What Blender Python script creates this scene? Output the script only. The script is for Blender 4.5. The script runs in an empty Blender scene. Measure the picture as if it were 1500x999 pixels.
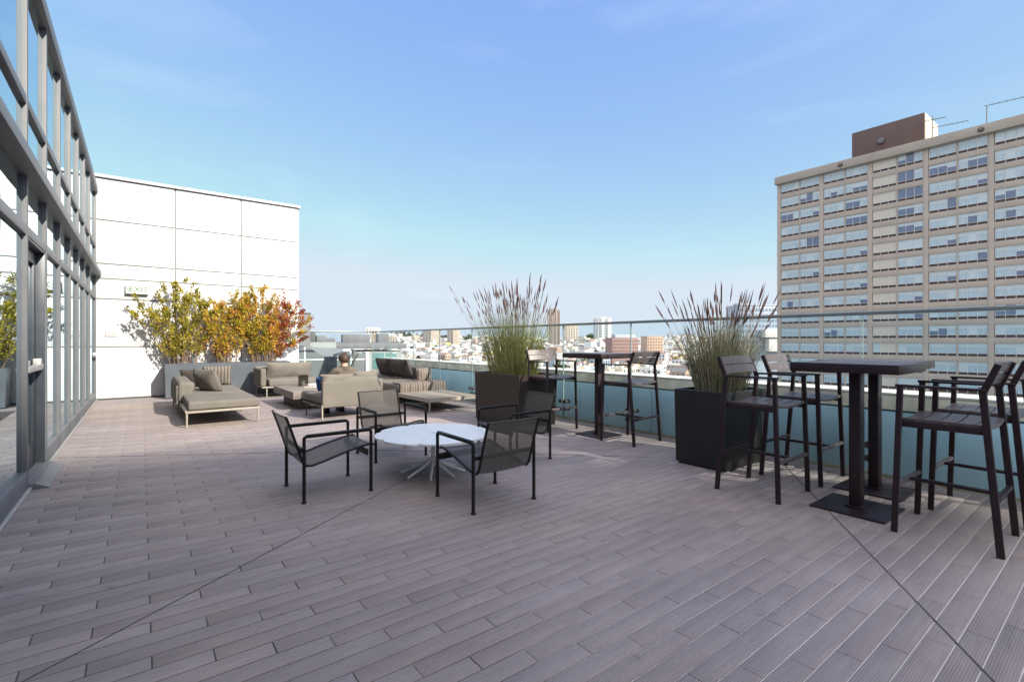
import bpy, bmesh, math, random
from mathutils import Vector, Matrix, noise
R = math.radians
rnd = random.Random(7)
S = bpy.context.scene
COL = S.collection
ID = Matrix.Identity(4)

# ------------------------------------------------------------------ materials
def newmat(name):
    m = bpy.data.materials.new(name); m.use_nodes = True
    nt = m.node_tree
    return m, nt, nt.nodes['Principled BSDF']

def setp(b, **k):
    for a, v in k.items():
        b.inputs[a.replace('_', ' ')].default_value = v

def rgba(c): return (c[0], c[1], c[2], 1.0)

def mat(name, col, rough=.6, metal=0.0, var=0.0, scale=8.0, bump=0.0, bscale=60.0, spec=.5, detail=4, stretch=None):
    """plain surface with a little uneven colour and a fine bump"""
    m, nt, b = newmat(name)
    setp(b, Roughness=rough, Metallic=metal)
    b.inputs['Specular IOR Level'].default_value = spec
    b.inputs['Base Color'].default_value = rgba(col)
    tc = nt.nodes.new('ShaderNodeTexCoord')
    src = tc.outputs['Object']
    if stretch:
        mp = nt.nodes.new('ShaderNodeMapping'); mp.inputs['Scale'].default_value = stretch
        nt.links.new(src, mp.inputs['Vector']); src = mp.outputs['Vector']
    if var > 0:
        n = nt.nodes.new('ShaderNodeTexNoise'); n.inputs['Scale'].default_value = scale; n.inputs['Detail'].default_value = detail
        nt.links.new(src, n.inputs['Vector'])
        r = nt.nodes.new('ShaderNodeValToRGB')
        r.color_ramp.elements[0].position = .3; r.color_ramp.elements[1].position = .7
        r.color_ramp.elements[0].color = rgba([c*(1-var) for c in col]); r.color_ramp.elements[1].color = rgba([min(1, c*(1+var)) for c in col])
        nt.links.new(n.outputs['Fac'], r.inputs['Fac']); nt.links.new(r.outputs['Color'], b.inputs['Base Color'])
        mr = nt.nodes.new('ShaderNodeMapRange'); mr.inputs['To Min'].default_value = max(.02, rough-.08); mr.inputs['To Max'].default_value = min(1, rough+.08)
        nt.links.new(n.outputs['Fac'], mr.inputs['Value']); nt.links.new(mr.outputs['Result'], b.inputs['Roughness'])
    if bump > 0:
        n2 = nt.nodes.new('ShaderNodeTexNoise'); n2.inputs['Scale'].default_value = bscale; n2.inputs['Detail'].default_value = 3
        nt.links.new(src, n2.inputs['Vector'])
        bp = nt.nodes.new('ShaderNodeBump'); bp.inputs['Strength'].default_value = bump; bp.inputs['Distance'].default_value = .01
        nt.links.new(n2.outputs['Fac'], bp.inputs['Height']); nt.links.new(bp.outputs['Normal'], b.inputs['Normal'])
    return m

def attr_mat(name, rough=.6, spec=.4, bump=0, bscale=80, transl=0.0, attr='Col'):
    """colour of every piece (leaf, board, house wall) comes from a colour attribute"""
    m, nt, b = newmat(name)
    a = nt.nodes.new('ShaderNodeAttribute'); a.attribute_name = attr
    nt.links.new(a.outputs['Color'], b.inputs['Base Color'])
    setp(b, Roughness=rough); b.inputs['Specular IOR Level'].default_value = spec
    if transl > 0:
        t = nt.nodes.new('ShaderNodeBsdfTranslucent'); nt.links.new(a.outputs['Color'], t.inputs['Color'])
        mx = nt.nodes.new('ShaderNodeMixShader'); mx.inputs['Fac'].default_value = transl
        out = nt.nodes['Material Output']
        nt.links.new(b.outputs[0], mx.inputs[1]); nt.links.new(t.outputs[0], mx.inputs[2]); nt.links.new(mx.outputs[0], out.inputs['Surface'])
    return m

def glass_clear(name, tint, refl=1.0):
    m = bpy.data.materials.new(name); m.use_nodes = True; nt = m.node_tree; nt.nodes.clear()
    out = nt.nodes.new('ShaderNodeOutputMaterial'); t = nt.nodes.new('ShaderNodeBsdfTransparent'); t.inputs['Color'].default_value = rgba(tint)
    g = nt.nodes.new('ShaderNodeBsdfGlossy'); g.inputs['Roughness'].default_value = .01
    f = nt.nodes.new('ShaderNodeLayerWeight'); f.inputs['Blend'].default_value = .5
    pw = nt.nodes.new('ShaderNodeMath'); pw.operation = 'POWER'; pw.inputs[1].default_value = 4.5
    ml = nt.nodes.new('ShaderNodeMath'); ml.operation = 'MULTIPLY_ADD'; ml.inputs[1].default_value = .75*refl; ml.inputs[2].default_value = .035*refl
    nt.links.new(f.outputs['Facing'], pw.inputs[0]); nt.links.new(pw.outputs[0], ml.inputs[0])
    mx = nt.nodes.new('ShaderNodeMixShader'); nt.links.new(ml.outputs[0], mx.inputs['Fac'])
    nt.links.new(t.outputs[0], mx.inputs[1]); nt.links.new(g.outputs[0], mx.inputs[2]); nt.links.new(mx.outputs[0], out.inputs['Surface'])
    return m

def glass_mirror(name, body, tint, base=.35, wob=.02):
    """tinted curtain-wall glass: dark body under a strong, slightly wavy reflection"""
    m = bpy.data.materials.new(name); m.use_nodes = True; nt = m.node_tree; nt.nodes.clear()
    out = nt.nodes.new('ShaderNodeOutputMaterial')
    d = nt.nodes.new('ShaderNodeBsdfDiffuse'); d.inputs['Color'].default_value = rgba(body)
    g = nt.nodes.new('ShaderNodeBsdfGlossy'); g.inputs['Roughness'].default_value = .012; g.inputs['Color'].default_value = rgba(tint)
    lw = nt.nodes.new('ShaderNodeLayerWeight'); lw.inputs['Blend'].default_value = .5
    mr = nt.nodes.new('ShaderNodeMapRange'); mr.inputs['To Min'].default_value = base; mr.inputs['To Max'].default_value = 1.0
    nt.links.new(lw.outputs['Facing'], mr.inputs['Value'])
    tc = nt.nodes.new('ShaderNodeTexCoord'); n = nt.nodes.new('ShaderNodeTexNoise'); n.inputs['Scale'].default_value = 1.3; n.inputs['Detail'].default_value = 1
    nt.links.new(tc.outputs['Object'], n.inputs['Vector'])
    bp = nt.nodes.new('ShaderNodeBump'); bp.inputs['Strength'].default_value = wob; bp.inputs['Distance'].default_value = .1
    nt.links.new(n.outputs['Fac'], bp.inputs['Height']); nt.links.new(bp.outputs['Normal'], g.inputs['Normal'])
    mx = nt.nodes.new('ShaderNodeMixShader'); nt.links.new(mr.outputs['Result'], mx.inputs['Fac'])
    nt.links.new(d.outputs[0], mx.inputs[1]); nt.links.new(g.outputs[0], mx.inputs[2]); nt.links.new(mx.outputs[0], out.inputs['Surface'])
    return m

def sling_mat(name, col, hole):
    """open-weave mesh: part of the light passes straight through, part diffuses"""
    m = bpy.data.materials.new(name); m.use_nodes = True; nt = m.node_tree; nt.nodes.clear()
    out = nt.nodes.new('ShaderNodeOutputMaterial')
    tc = nt.nodes.new('ShaderNodeTexCoord'); n = nt.nodes.new('ShaderNodeTexNoise'); n.inputs['Scale'].default_value = 7; n.inputs['Detail'].default_value = 3
    nt.links.new(tc.outputs['Object'], n.inputs['Vector'])
    r = nt.nodes.new('ShaderNodeValToRGB'); r.color_ramp.elements[0].color = rgba([c*.8 for c in col]); r.color_ramp.elements[1].color = rgba([c*1.25 for c in col])
    nt.links.new(n.outputs['Fac'], r.inputs['Fac'])
    d = nt.nodes.new('ShaderNodeBsdfPrincipled'); d.inputs['Roughness'].default_value = .55
    nt.links.new(r.outputs['Color'], d.inputs['Base Color'])
    tl = nt.nodes.new('ShaderNodeBsdfTranslucent'); tl.inputs['Color'].default_value = (.3, .26, .2, 1)
    a = nt.nodes.new('ShaderNodeMixShader'); a.inputs['Fac'].default_value = .16
    nt.links.new(d.outputs[0], a.inputs[1]); nt.links.new(tl.outputs[0], a.inputs[2])
    t = nt.nodes.new('ShaderNodeBsdfTransparent')
    mx = nt.nodes.new('ShaderNodeMixShader'); mx.inputs['Fac'].default_value = hole
    nt.links.new(a.outputs[0], mx.inputs[1]); nt.links.new(t.outputs[0], mx.inputs[2]); nt.links.new(mx.outputs[0], out.inputs['Surface'])
    return m

def fabric(name, col, var=.12):
    m, nt, b = newmat(name); setp(b, Roughness=.9); b.inputs['Specular IOR Level'].default_value = .15
    tc = nt.nodes.new('ShaderNodeTexCoord')
    n = nt.nodes.new('ShaderNodeTexNoise'); n.inputs['Scale'].default_value = 3.5; n.inputs['Detail'].default_value = 6
    w = nt.nodes.new('ShaderNodeTexNoise'); w.inputs['Scale'].default_value = 260; w.inputs['Detail'].default_value = 1
    for q in (n, w): nt.links.new(tc.outputs['Object'], q.inputs['Vector'])
    ad = nt.nodes.new('ShaderNodeMath'); ad.operation = 'ADD'
    nt.links.new(n.outputs['Fac'], ad.inputs[0]); nt.links.new(w.outputs['Fac'], ad.inputs[1])
    r = nt.nodes.new('ShaderNodeValToRGB'); r.color_ramp.elements[0].position = .35; r.color_ramp.elements[1].position = .65
    hf = nt.nodes.new('ShaderNodeMath'); hf.operation = 'MULTIPLY'; hf.inputs[1].default_value = .5
    nt.links.new(ad.outputs[0], hf.inputs[0]); nt.links.new(hf.outputs[0], r.inputs['Fac'])
    r.color_ramp.elements[0].color = rgba([c*(1-var) for c in col]); r.color_ramp.elements[1].color = rgba([c*(1+var) for c in col])
    nt.links.new(r.outputs['Color'], b.inputs['Base Color'])
    n2 = nt.nodes.new('ShaderNodeTexNoise'); n2.inputs['Scale'].default_value = 5; n2.inputs['Detail'].default_value = 3
    nt.links.new(tc.outputs['Object'], n2.inputs['Vector'])
    bp = nt.nodes.new('ShaderNodeBump'); bp.inputs['Strength'].default_value = .35; bp.inputs['Distance'].default_value = .04
    nt.links.new(n2.outputs['Fac'], bp.inputs['Height']); nt.links.new(bp.outputs['Normal'], b.inputs['Normal'])
    return m

def striped(name, axis, freq):
    m, nt, b = newmat(name); setp(b, Roughness=.92); b.inputs['Specular IOR Level'].default_value = .1
    tc = nt.nodes.new('ShaderNodeTexCoord'); w = nt.nodes.new('ShaderNodeTexWave'); w.bands_direction = axis
    w.inputs['Scale'].default_value = freq; w.inputs['Distortion'].default_value = .5; w.inputs['Detail'].default_value = 2
    nt.links.new(tc.outputs['Object'], w.inputs['Vector'])
    r = nt.nodes.new('ShaderNodeValToRGB'); e = r.color_ramp.elements
    e[0].position = .25; e[0].color = (.105, .09, .078, 1); e[1].position = .7; e[1].color = (.21, .19, .165, 1)
    x = e.new(.5); x.color = (.2, .17, .14, 1)
    nt.links.new(w.outputs['Fac'], r.inputs['Fac']); nt.links.new(r.outputs['Color'], b.inputs['Base Color'])
    return m

M = {}
M['bronze'] = mat('bronze_powder_coat', (.021, .0125, .016), .42, 0, .2, 20, .05, 300, spec=.35)
M['bronze_top'] = mat('bronze_table_top', (.10, .088, .098), .38, 0, .12, 9, .03, 200, stretch=(1, 8, 1))
M['seat_slat'] = mat('bronze_slat', (.085, .072, .076), .42, 0, .15, 10, .03, 200)
M['black'] = mat('black_steel', (.009, .0085, .0085), .5, 0, .2, 20, spec=.28)
M['sling'] = sling_mat('mesh_sling', (.05, .044, .039), .20)
M['sling_edge'] = mat('sling_edge_welt', (.03, .028, .027), .5)
M['table_white'] = mat('white_enamel', (.72, .76, .78), .35, 0, .04, 6)
M['taupe'] = fabric('taupe_outdoor_fabric', (.168, .155, .139))
M['taupe_light'] = fabric('pale_taupe_fabric', (.168, .156, .140))
M['dark_taupe'] = fabric('dark_taupe_fabric', (.075, .066, .062))
M['stripe_y'] = striped('striped_cloth_across', 'X', 5.5)
M['stripe_x'] = striped('striped_cloth_along', 'Y', 5.5)
M['sofa_metal'] = mat('beige_sofa_metal', (.33, .30, .26), .4, .0, .08, 12)
M['sofa_dark'] = mat('dark_sofa_metal', (.05, .045, .04), .45)
M['weave'] = mat('woven_base', (.27, .235, .19), .85, 0, .25, 60, .5, 120, stretch=(1, 3, 1))
M['ctable'] = mat('taupe_cement', (.20, .175, .155), .6, 0, .10, 6, .05, 90)
M['ctable_dark'] = mat('dark_cement_plinth', (.10, .088, .08), .65, 0, .12, 6)
M['planter_grey'] = mat('blue_grey_planter', (.085, .10, .12), .45, 0, .15, 3, .04, 60)
M['planter_dark'] = mat('dark_planter', (.008, .009, .010), .5, 0, .3, 4, .05, 60)
M['planter_brown'] = mat('brown_planter', (.020, .0135, .0115), .5, 0, .15, 4, .05, 60)
M['soil'] = mat('soil', (.035, .025, .018), .95, 0, .4, 30, .8, 40)
M['alu'] = mat('painted_aluminium', (.145, .155, .17), .5, 0, .06, 5, spec=.3)
M['alu_bright'] = mat('bright_aluminium', (.42, .42, .41), .42, .3, .06, 8)
M['alu_dark'] = mat('dark_door_frame', (.045, .055, .07), .35, .2, .1, 6)
M['wall_white'] = mat('white_panel', (.64, .66, .685), .45, 0, .035, .9, .02, 4)
M['joint'] = mat('grey_joint', (.25, .25, .25), .8)
M['pane'] = glass_mirror('curtain_wall_glass', (.02, .035, .045), (.74, .86, .93), .50)
M['door_glass'] = glass_mirror('door_glass', (.012, .02, .03), (.75, .82, .88), .25)
M['rail_glass'] = glass_clear('rail_glass', (.93, .972, .982), .7)
M['glass_edge'] = mat('green_glass_edge', (.26, .34, .34), .3)
M['rail_cap'] = mat('rail_cap', (.24, .28, .29), .3, .5, .06, 6)
M['teal'] = mat('teal_back_painted_glass', (.54, .80, .92), .16, 0, .14, 1.1, spec=.6, detail=8, stretch=(1, 1, .4))
M['concrete'] = mat('weathered_concrete', (.76, .69, .53), .85, 0, .32, 5, .25, 25, detail=8)
M['concrete_top'] = mat('pale_concrete_cap', (.74, .70, .62), .85, 0, .10, 4, .15, 30, detail=8)
M['dark_gap'] = mat('dark_gap', (.03, .05, .05), .8)
M['fitting'] = mat('steel_fitting', (.12, .11, .10), .35, .7)
M['tan'] = mat('hotel_concrete', (.395, .355, .305), .85, 0, .07, .35, .08, 4, detail=8)
M['tan_band'] = mat('hotel_parapet_concrete', (.36, .33, .285), .85, 0, .10, .25, .1, 4, detail=8)
M['penthouse'] = mat('brown_penthouse', (.125, .085, .076), .8, 0, .08, .5)
M['cream'] = mat('sun_toned_penthouse', (.62, .54, .42), .85, 0, .05, 1)
M['spandrel'] = mat('dark_brown_spandrel', (.045, .028, .025), .6)
M['w_frame'] = mat('white_window_frame', (.62, .63, .62), .5)
M['curtain_a'] = mat('curtained_glass_pale', (.41, .52, .56), .12, 0, .05, .8, spec=.7)
M['curtain_b'] = mat('curtained_glass_blue', (.32, .45, .52), .10, 0, .10, .8, spec=.7, stretch=(1, 6, .6))
M['glass_open'] = mat('open_blue_glass', (.055, .11, .21), .06, 0, .15, .6, spec=.8)
M['blind'] = mat('beige_blind_glass', (.50, .49, .42), .25, 0, .03, .8, spec=.5)
M['g_grey'] = mat('grey_metal_panel', (.15, .16, .165), .5, 0, .06, 3)
M['g_roof'] = mat('pale_roof_panel', (.20, .22, .25), .5, 0, .06, 3)
M['g_dark'] = mat('dark_glass_panel', (.02, .025, .035), .2, 0, .2, 3)
M['n_grey'] = mat('neighbour_grey', (.15, .15, .16), .7, 0, .08, .6)
M['n_dark'] = mat('neighbour_dark_roof', (.10, .10, .105), .8, 0, .15, .6)
M['n_teal'] = mat('neighbour_teal_glass', (.10, .24, .23), .12, 0, .2, .5, spec=.8)
M['n_pale'] = mat('neighbour_pale_wall', (.26, .275, .27), .7, 0, .06, .8)
M['white'] = mat('white_paint', (.80, .79, .76), .6)
M['green_letter'] = mat('green_letter', (.008, .15, .045), .5)
M['grey_letter'] = mat('grey_letter', (.35, .35, .35), .5)
M['leaf'] = attr_mat('shrub_leaf', .45, .4, transl=.35)
M['stem'] = mat('shrub_stem', (.20, .135, .09), .7, 0, .25, 20)
M['reed'] = attr_mat('reed_stem', .55, .3, transl=.15)
M['spike'] = mat('reed_spike', (.095, .05, .044), .8, 0, .3, 40)
M['skin'] = mat('skin', (.52, .30, .22), .5)
M['hair'] = mat('brown_hair', (.05, .028, .016), .55, 0, .5, 60, .6, 120)
M['jacket'] = fabric('taupe_jacket', (.135, .115, .095))
M['jeans'] = fabric('blue_jeans', (.035, .085, .20))
M['shoe'] = mat('black_shoe', (.012, .011, .011), .4)
M['paper'] = mat('white_paper', (.75, .72, .70), .6)
M['cover_pink'] = mat('magazine_cover', (.42, .28, .25), .4, 0, .3, 12)
M['lantern'] = glass_clear('smoked_glass', (.62, .62, .60), .8)
M['house'] = attr_mat('house_paint', .85, .2)
M['tree_leaf'] = attr_mat('tree_leaf', .8, .2, transl=.2)
M['bark'] = mat('bark', (.10, .07, .05), .9)
M['brick_face'] = mat('red_brick_face', (.30, .19, .17), .9, 0, .08, .3)
M['brick_pale'] = mat('pale_sunlit_brick', (.46, .33, .25), .9, 0, .06, .3)

# deck board material: colour per board, ribs along the board
def deck_mat():
    m, nt, b = newmat('reeded_deck_board'); setp(b, Roughness=.62); b.inputs['Specular IOR Level'].default_value = .35
    a = nt.nodes.new('ShaderNodeAttribute'); a.attribute_name = 'Col'
    tc = nt.nodes.new('ShaderNodeTexCoord')
    n = nt.nodes.new('ShaderNodeTexNoise'); n.inputs['Scale'].default_value = .8; n.inputs['Detail'].default_value = 8; n.inputs['Roughness'].default_value = .65
    mp = nt.nodes.new('ShaderNodeMapping'); mp.inputs['Scale'].default_value = (1.0, 2.2, 1)
    nt.links.new(tc.outputs['Object'], mp.inputs['Vector']); nt.links.new(mp.outputs['Vector'], n.inputs['Vector'])
    r = nt.nodes.new('ShaderNodeValToRGB'); r.color_ramp.elements[0].position = .28; r.color_ramp.elements[1].position = .72
    r.color_ramp.elements[0].color = (.72, .715, .72, 1); r.color_ramp.elements[1].color = (1.13, 1.12, 1.1, 1)
    nt.links.new(n.outputs['Fac'], r.inputs['Fac'])
    n3 = nt.nodes.new('ShaderNodeTexNoise'); n3.inputs['Scale'].default_value = 14; n3.inputs['Detail'].default_value = 5
    mp3 = nt.nodes.new('ShaderNodeMapping'); mp3.inputs['Scale'].default_value = (.35, 5, 1)
    nt.links.new(tc.outputs['Object'], mp3.inputs['Vector']); nt.links.new(mp3.outputs['Vector'], n3.inputs['Vector'])
    r3 = nt.nodes.new('ShaderNodeValToRGB'); r3.color_ramp.elements[0].position = .3; r3.color_ramp.elements[1].position = .7
    r3.color_ramp.elements[0].color = (.9, .9, .9, 1); r3.color_ramp.elements[1].color = (1.07, 1.07, 1.07, 1)
    nt.links.new(n3.outputs['Fac'], r3.inputs['Fac'])
    m1 = nt.nodes.new('ShaderNodeMixRGB'); m1.blend_type = 'MULTIPLY'; m1.inputs['Fac'].default_value = 1
    m2 = nt.nodes.new('ShaderNodeMixRGB'); m2.blend_type = 'MULTIPLY'; m2.inputs['Fac'].default_value = 1
    nt.links.new(a.outputs['Color'], m1.inputs[1]); nt.links.new(r.outputs['Color'], m1.inputs[2])
    nt.links.new(m1.outputs[0], m2.inputs[1]); nt.links.new(r3.outputs['Color'], m2.inputs[2])
    n5 = nt.nodes.new('ShaderNodeTexNoise'); n5.inputs['Scale'].default_value = .33; n5.inputs['Detail'].default_value = 3
    nt.links.new(tc.outputs['Object'], n5.inputs['Vector'])
    r5 = nt.nodes.new('ShaderNodeValToRGB'); r5.color_ramp.elements[0].position = .38; r5.color_ramp.elements[1].position = .62
    r5.color_ramp.elements[0].color = (.95, .95, 1.0, 1); r5.color_ramp.elements[1].color = (1.10, 1.03, .95, 1)
    nt.links.new(n5.outputs['Fac'], r5.inputs['Fac'])
    m5 = nt.nodes.new('ShaderNodeMixRGB'); m5.blend_type = 'MULTIPLY'; m5.inputs['Fac'].default_value = 1
    nt.links.new(m2.outputs[0], m5.inputs[1]); nt.links.new(r5.outputs['Color'], m5.inputs[2])
    # scattered small stains and drips
    v6 = nt.nodes.new('ShaderNodeTexNoise'); v6.inputs['Scale'].default_value = 5.5; v6.inputs['Detail'].default_value = 9; v6.inputs['Roughness'].default_value = .75
    nt.links.new(tc.outputs['Object'], v6.inputs['Vector'])
    r6 = nt.nodes.new('ShaderNodeValToRGB'); r6.color_ramp.elements[0].position = .30; r6.color_ramp.elements[1].position = .40
    r6.color_ramp.elements[0].color = (.66, .64, .63, 1); r6.color_ramp.elements[1].color = (1, 1, 1, 1)
    nt.links.new(v6.outputs['Fac'], r6.inputs['Fac'])
    m6 = nt.nodes.new('ShaderNodeMixRGB'); m6.blend_type = 'MULTIPLY'; m6.inputs['Fac'].default_value = 1
    nt.links.new(m5.outputs[0], m6.inputs[1]); nt.links.new(r6.outputs['Color'], m6.inputs[2])
    nt.links.new(m6.outputs[0], b.inputs['Base Color'])
    w = nt.nodes.new('ShaderNodeTexWave'); w.bands_direction = 'Y'; w.inputs['Scale'].default_value = 34.0; w.inputs['Distortion'].default_value = 0
    nt.links.new(tc.outputs['Object'], w.inputs['Vector'])
    bp = nt.nodes.new('ShaderNodeBump'); bp.inputs['Strength'].default_value = .45; bp.inputs['Distance'].default_value = .0022
    nt.links.new(w.outputs['Fac'], bp.inputs['Height']); nt.links.new(bp.outputs['Normal'], b.inputs['Normal'])
    return m
M['deck'] = deck_mat()
M['deck_sub'] = mat('dusty_grout', (.78, .74, .70), .9, 0, .35, 6, detail=8)
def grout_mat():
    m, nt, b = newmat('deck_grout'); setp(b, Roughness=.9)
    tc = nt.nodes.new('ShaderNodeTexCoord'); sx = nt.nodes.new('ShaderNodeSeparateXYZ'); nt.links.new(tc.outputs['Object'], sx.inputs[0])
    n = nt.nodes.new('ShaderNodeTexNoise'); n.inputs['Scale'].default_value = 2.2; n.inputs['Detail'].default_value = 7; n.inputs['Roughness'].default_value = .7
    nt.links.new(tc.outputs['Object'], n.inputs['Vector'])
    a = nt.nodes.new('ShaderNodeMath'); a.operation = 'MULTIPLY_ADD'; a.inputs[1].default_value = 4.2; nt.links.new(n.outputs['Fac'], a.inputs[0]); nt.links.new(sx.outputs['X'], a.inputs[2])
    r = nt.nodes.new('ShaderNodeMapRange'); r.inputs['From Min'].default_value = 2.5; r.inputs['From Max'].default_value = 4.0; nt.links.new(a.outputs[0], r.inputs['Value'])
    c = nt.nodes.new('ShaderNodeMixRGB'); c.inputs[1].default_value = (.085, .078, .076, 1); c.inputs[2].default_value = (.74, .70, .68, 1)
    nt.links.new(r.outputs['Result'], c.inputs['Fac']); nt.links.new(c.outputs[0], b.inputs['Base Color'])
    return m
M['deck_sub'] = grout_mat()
M['seam'] = mat('deck_seam', (.07, .065, .065), .8)

# ------------------------------------------------------------------ mesh builder
class MB:
    def __init__(self):
        self.v = []; self.f = []; self.m = []; self.sm = []; self.c = None
    def raw(self, vs, fs, mi=0, smooth=False, col=None):
        o = len(self.v); self.v += [tuple(p) for p in vs]
        for q in fs:
            self.f.append([o+i for i in q]); self.m.append(mi); self.sm.append(smooth)
            if col is not None:
                if self.c is None: self.c = []
                self.c.append(col)
        return self
    def box(self, c, s, bev=0.0, rot=None, mi=0, seg=2, col=None):
        hx, hy, hz = s[0]/2, s[1]/2, s[2]/2
        T = Matrix.Translation(c) @ (rot.to_4x4() if rot is not None else ID)
        if bev <= 0:
            vs = [T @ Vector((x*hx, y*hy, z*hz)) for z in (-1, 1) for y in (-1, 1) for x in (-1, 1)]
            self.raw(vs, [(0, 2, 3, 1), (4, 5, 7, 6), (0, 1, 5, 4), (2, 6, 7, 3), (0, 4, 6, 2), (1, 3, 7, 5)], mi, False, col)
        else:
            bm = bmesh.new(); bmesh.ops.create_cube(bm, size=1.0)
            for v in bm.verts: v.co = Vector((v.co.x*s[0], v.co.y*s[1], v.co.z*s[2]))
            bmesh.ops.bevel(bm, geom=bm.edges[:], offset=min(bev, .49*min(s)), segments=seg, affect='EDGES', profile=.5)
            self.bm(bm, T, mi, True, col)
        return self
    def bm(self, bm, T=ID, mi=0, smooth=True, col=None):
        bm.verts.ensure_lookup_table()
        for i, v in enumerate(bm.verts): v.index = i
        self.raw([T @ v.co for v in bm.verts], [[v.index for v in f.verts] for f in bm.faces], mi, smooth, col); bm.free()
        return self
    def bar(self, p, q, w, h, bev=.002, mi=0, up=(0, 0, 1)):
        p, q = Vector(p), Vector(q); d = q-p; L = d.length; z = d.normalized(); u = Vector(up)
        x = u.cross(z)
        if x.length < 1e-4: x = Vector((1, 0, 0)).cross(z)
        x.normalize(); y = z.cross(x)
        rot = Matrix((x, y, z)).transposed()
        return self.box((p+q)/2, (w, h, L), bev, rot, mi, 1)
    def tube(self, pts, r, n=8, mi=0, cap=True, col=None):
        pts = [Vector(p) for p in pts]; N = len(pts)
        rs = r if isinstance(r, (list, tuple)) else [r]*N
        t0 = (pts[1]-pts[0]).normalized(); a = Vector((0, 0, 1)) if abs(t0.z) < .9 else Vector((1, 0, 0))
        x = a.cross(t0).normalized(); vs = []
        for i in range(N):
            t = (pts[min(i+1, N-1)]-pts[max(i-1, 0)]).normalized()
            x = (x - t*x.dot(t)).normalized(); y = t.cross(x)
            for k in range(n):
                an = 2*math.pi*k/n; vs.append(pts[i] + (x*math.cos(an)+y*math.sin(an))*rs[i])
        fs = [(i*n+k, i*n+(k+1) % n, (i+1)*n+(k+1) % n, (i+1)*n+k) for i in range(N-1) for k in range(n)]
        if cap: fs += [tuple(range(n-1, -1, -1)), tuple(range((N-1)*n, N*n))]
        return self.raw(vs, fs, mi, True, col)
    def lathe(self, prof, c, n=20, mi=0, rot=None):
        T = Matrix.Translation(c) @ (rot.to_4x4() if rot is not None else ID)
        vs = [T @ Vector((r*math.cos(2*math.pi*k/n), r*math.sin(2*math.pi*k/n), z)) for r, z in prof for k in range(n)]
        fs = [(i*n+k, i*n+(k+1) % n, (i+1)*n+(k+1) % n, (i+1)*n+k) for i in range(len(prof)-1) for k in range(n)]
        fs += [tuple(range(n-1, -1, -1)), tuple(range((len(prof)-1)*n, len(prof)*n))]
        return self.raw(vs, fs, mi, True)
    def prism(self, poly, y0, y1, mi=0, axis='y', smooth=False):
        """outline of (a, z) pairs extruded along one axis"""
        n = len(poly)
        P = (lambda a, t, z: (a, t, z)) if axis == 'y' else (lambda a, t, z: (t, a, z))
        vs = [P(a, y0, z) for a, z in poly] + [P(a, y1, z) for a, z in poly]
        fs = [tuple(range(n)), tuple(range(2*n-1, n-1, -1))] + [(i, n+i, n+(i+1) % n, (i+1) % n) for i in range(n)]
        return self.raw(vs, fs, mi, smooth)
    def cushion(self, c, s, r=.03, puff=.02, rot=None, mi=0, seed=0, wr=.004, n=7):
        """rounded, slightly puffed and creased upholstery block"""
        h = [q/2 for q in s]; r = min(r, .98*min(h))
        def ax(k):
            H = h[k]; e = [H-r*(1-math.sin(t*math.pi/2)) for t in (0, .35, .7, 1)]
            e = [H-r, H-r*.55, H-r*.2, H]
            m = [-(H-r)+2*(H-r)*i/n for i in range(1, n)]
            return [-q for q in reversed(e)] + m + e
        A = [ax(0), ax(1), ax(2)]; bmm = bmesh.new(); cache = {}
        T = Matrix.Translation(c) @ (rot.to_4x4() if rot is not None else ID)
        def vert(p):
            key = tuple(round(q, 5) for q in p)
            if key in cache: return cache[key]
            P = Vector(p); I = Vector([max(-(h[i]-r), min(h[i]-r, p[i])) for i in range(3)]); q = P-I
            if q.length > 1e-7: P = I+q.normalized()*r
            f = (1-min(1, abs(p[0])/h[0])**2)*(1-min(1, abs(p[1])/h[1])**2)
            P.z += puff*f*(1 if p[2] > 0 else -.6 if p[2] < 0 else 0)
            nz = noise.noise(P*5+Vector((seed*3.1, 0, 0)))*wr*2 + noise.noise(P*13+Vector((seed, 5, 0)))*wr
            P += (q.normalized() if q.length > 1e-7 else Vector((0, 0, 1)))*nz
            v = bmm.verts.new(T @ P); cache[key] = v
            return v
        for k in range(3):
            i, j = [(1, 2), (2, 0), (0, 1)][k]
            for sgn in (-1, 1):
                for a in range(len(A[i])-1):
                    for b in range(len(A[j])-1):
                        q = []
                        for (x, y) in ((a, b), (a+1, b), (a+1, b+1), (a, b+1)):
                            p = [0, 0, 0]; p[i] = A[i][x]; p[j] = A[j][y]; p[k] = sgn*h[k]; q.append(vert(p))
                        if sgn < 0: q.reverse()
                        if len(set(q)) == 4:
                            try: bmm.faces.new(q)
                            except ValueError: pass
        return self.bm(bmm, ID, mi, True)
    def pillow(self, c, w, hgt, t, rot=None, mi=0, seed=0, n=14):
        """scatter pillow: pinched seam, concave edges, full middle"""
        T = Matrix.Translation(c) @ (rot.to_4x4() if rot is not None else ID); vs = []; idx = {}
        for s in (1, -1):
            for i in range(n+1):
                for j in range(n+1):
                    u, v = 2*i/n-1, 2*j/n-1
                    if s < 0 and (i in (0, n) or j in (0, n)): idx[(s, i, j)] = idx[(1, i, j)]; continue
                    k = (max(0, 1-abs(u)**2.6)*max(0, 1-abs(v)**2.6))**.5
                    x = u*w/2*(1-.06*(1-v*v)); z = v*hgt/2*(1-.06*(1-u*u)); y = s*t/2*k
                    p = Vector((x, y, z)); y += noise.noise(p*7+Vector((seed*2.3, s, 0)))*.012*k; y += noise.noise(p*18+Vector((seed, 0, 3)))*.004
                    idx[(s, i, j)] = len(vs); vs.append(T @ Vector((x, y, z)))
        fs = []
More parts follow.
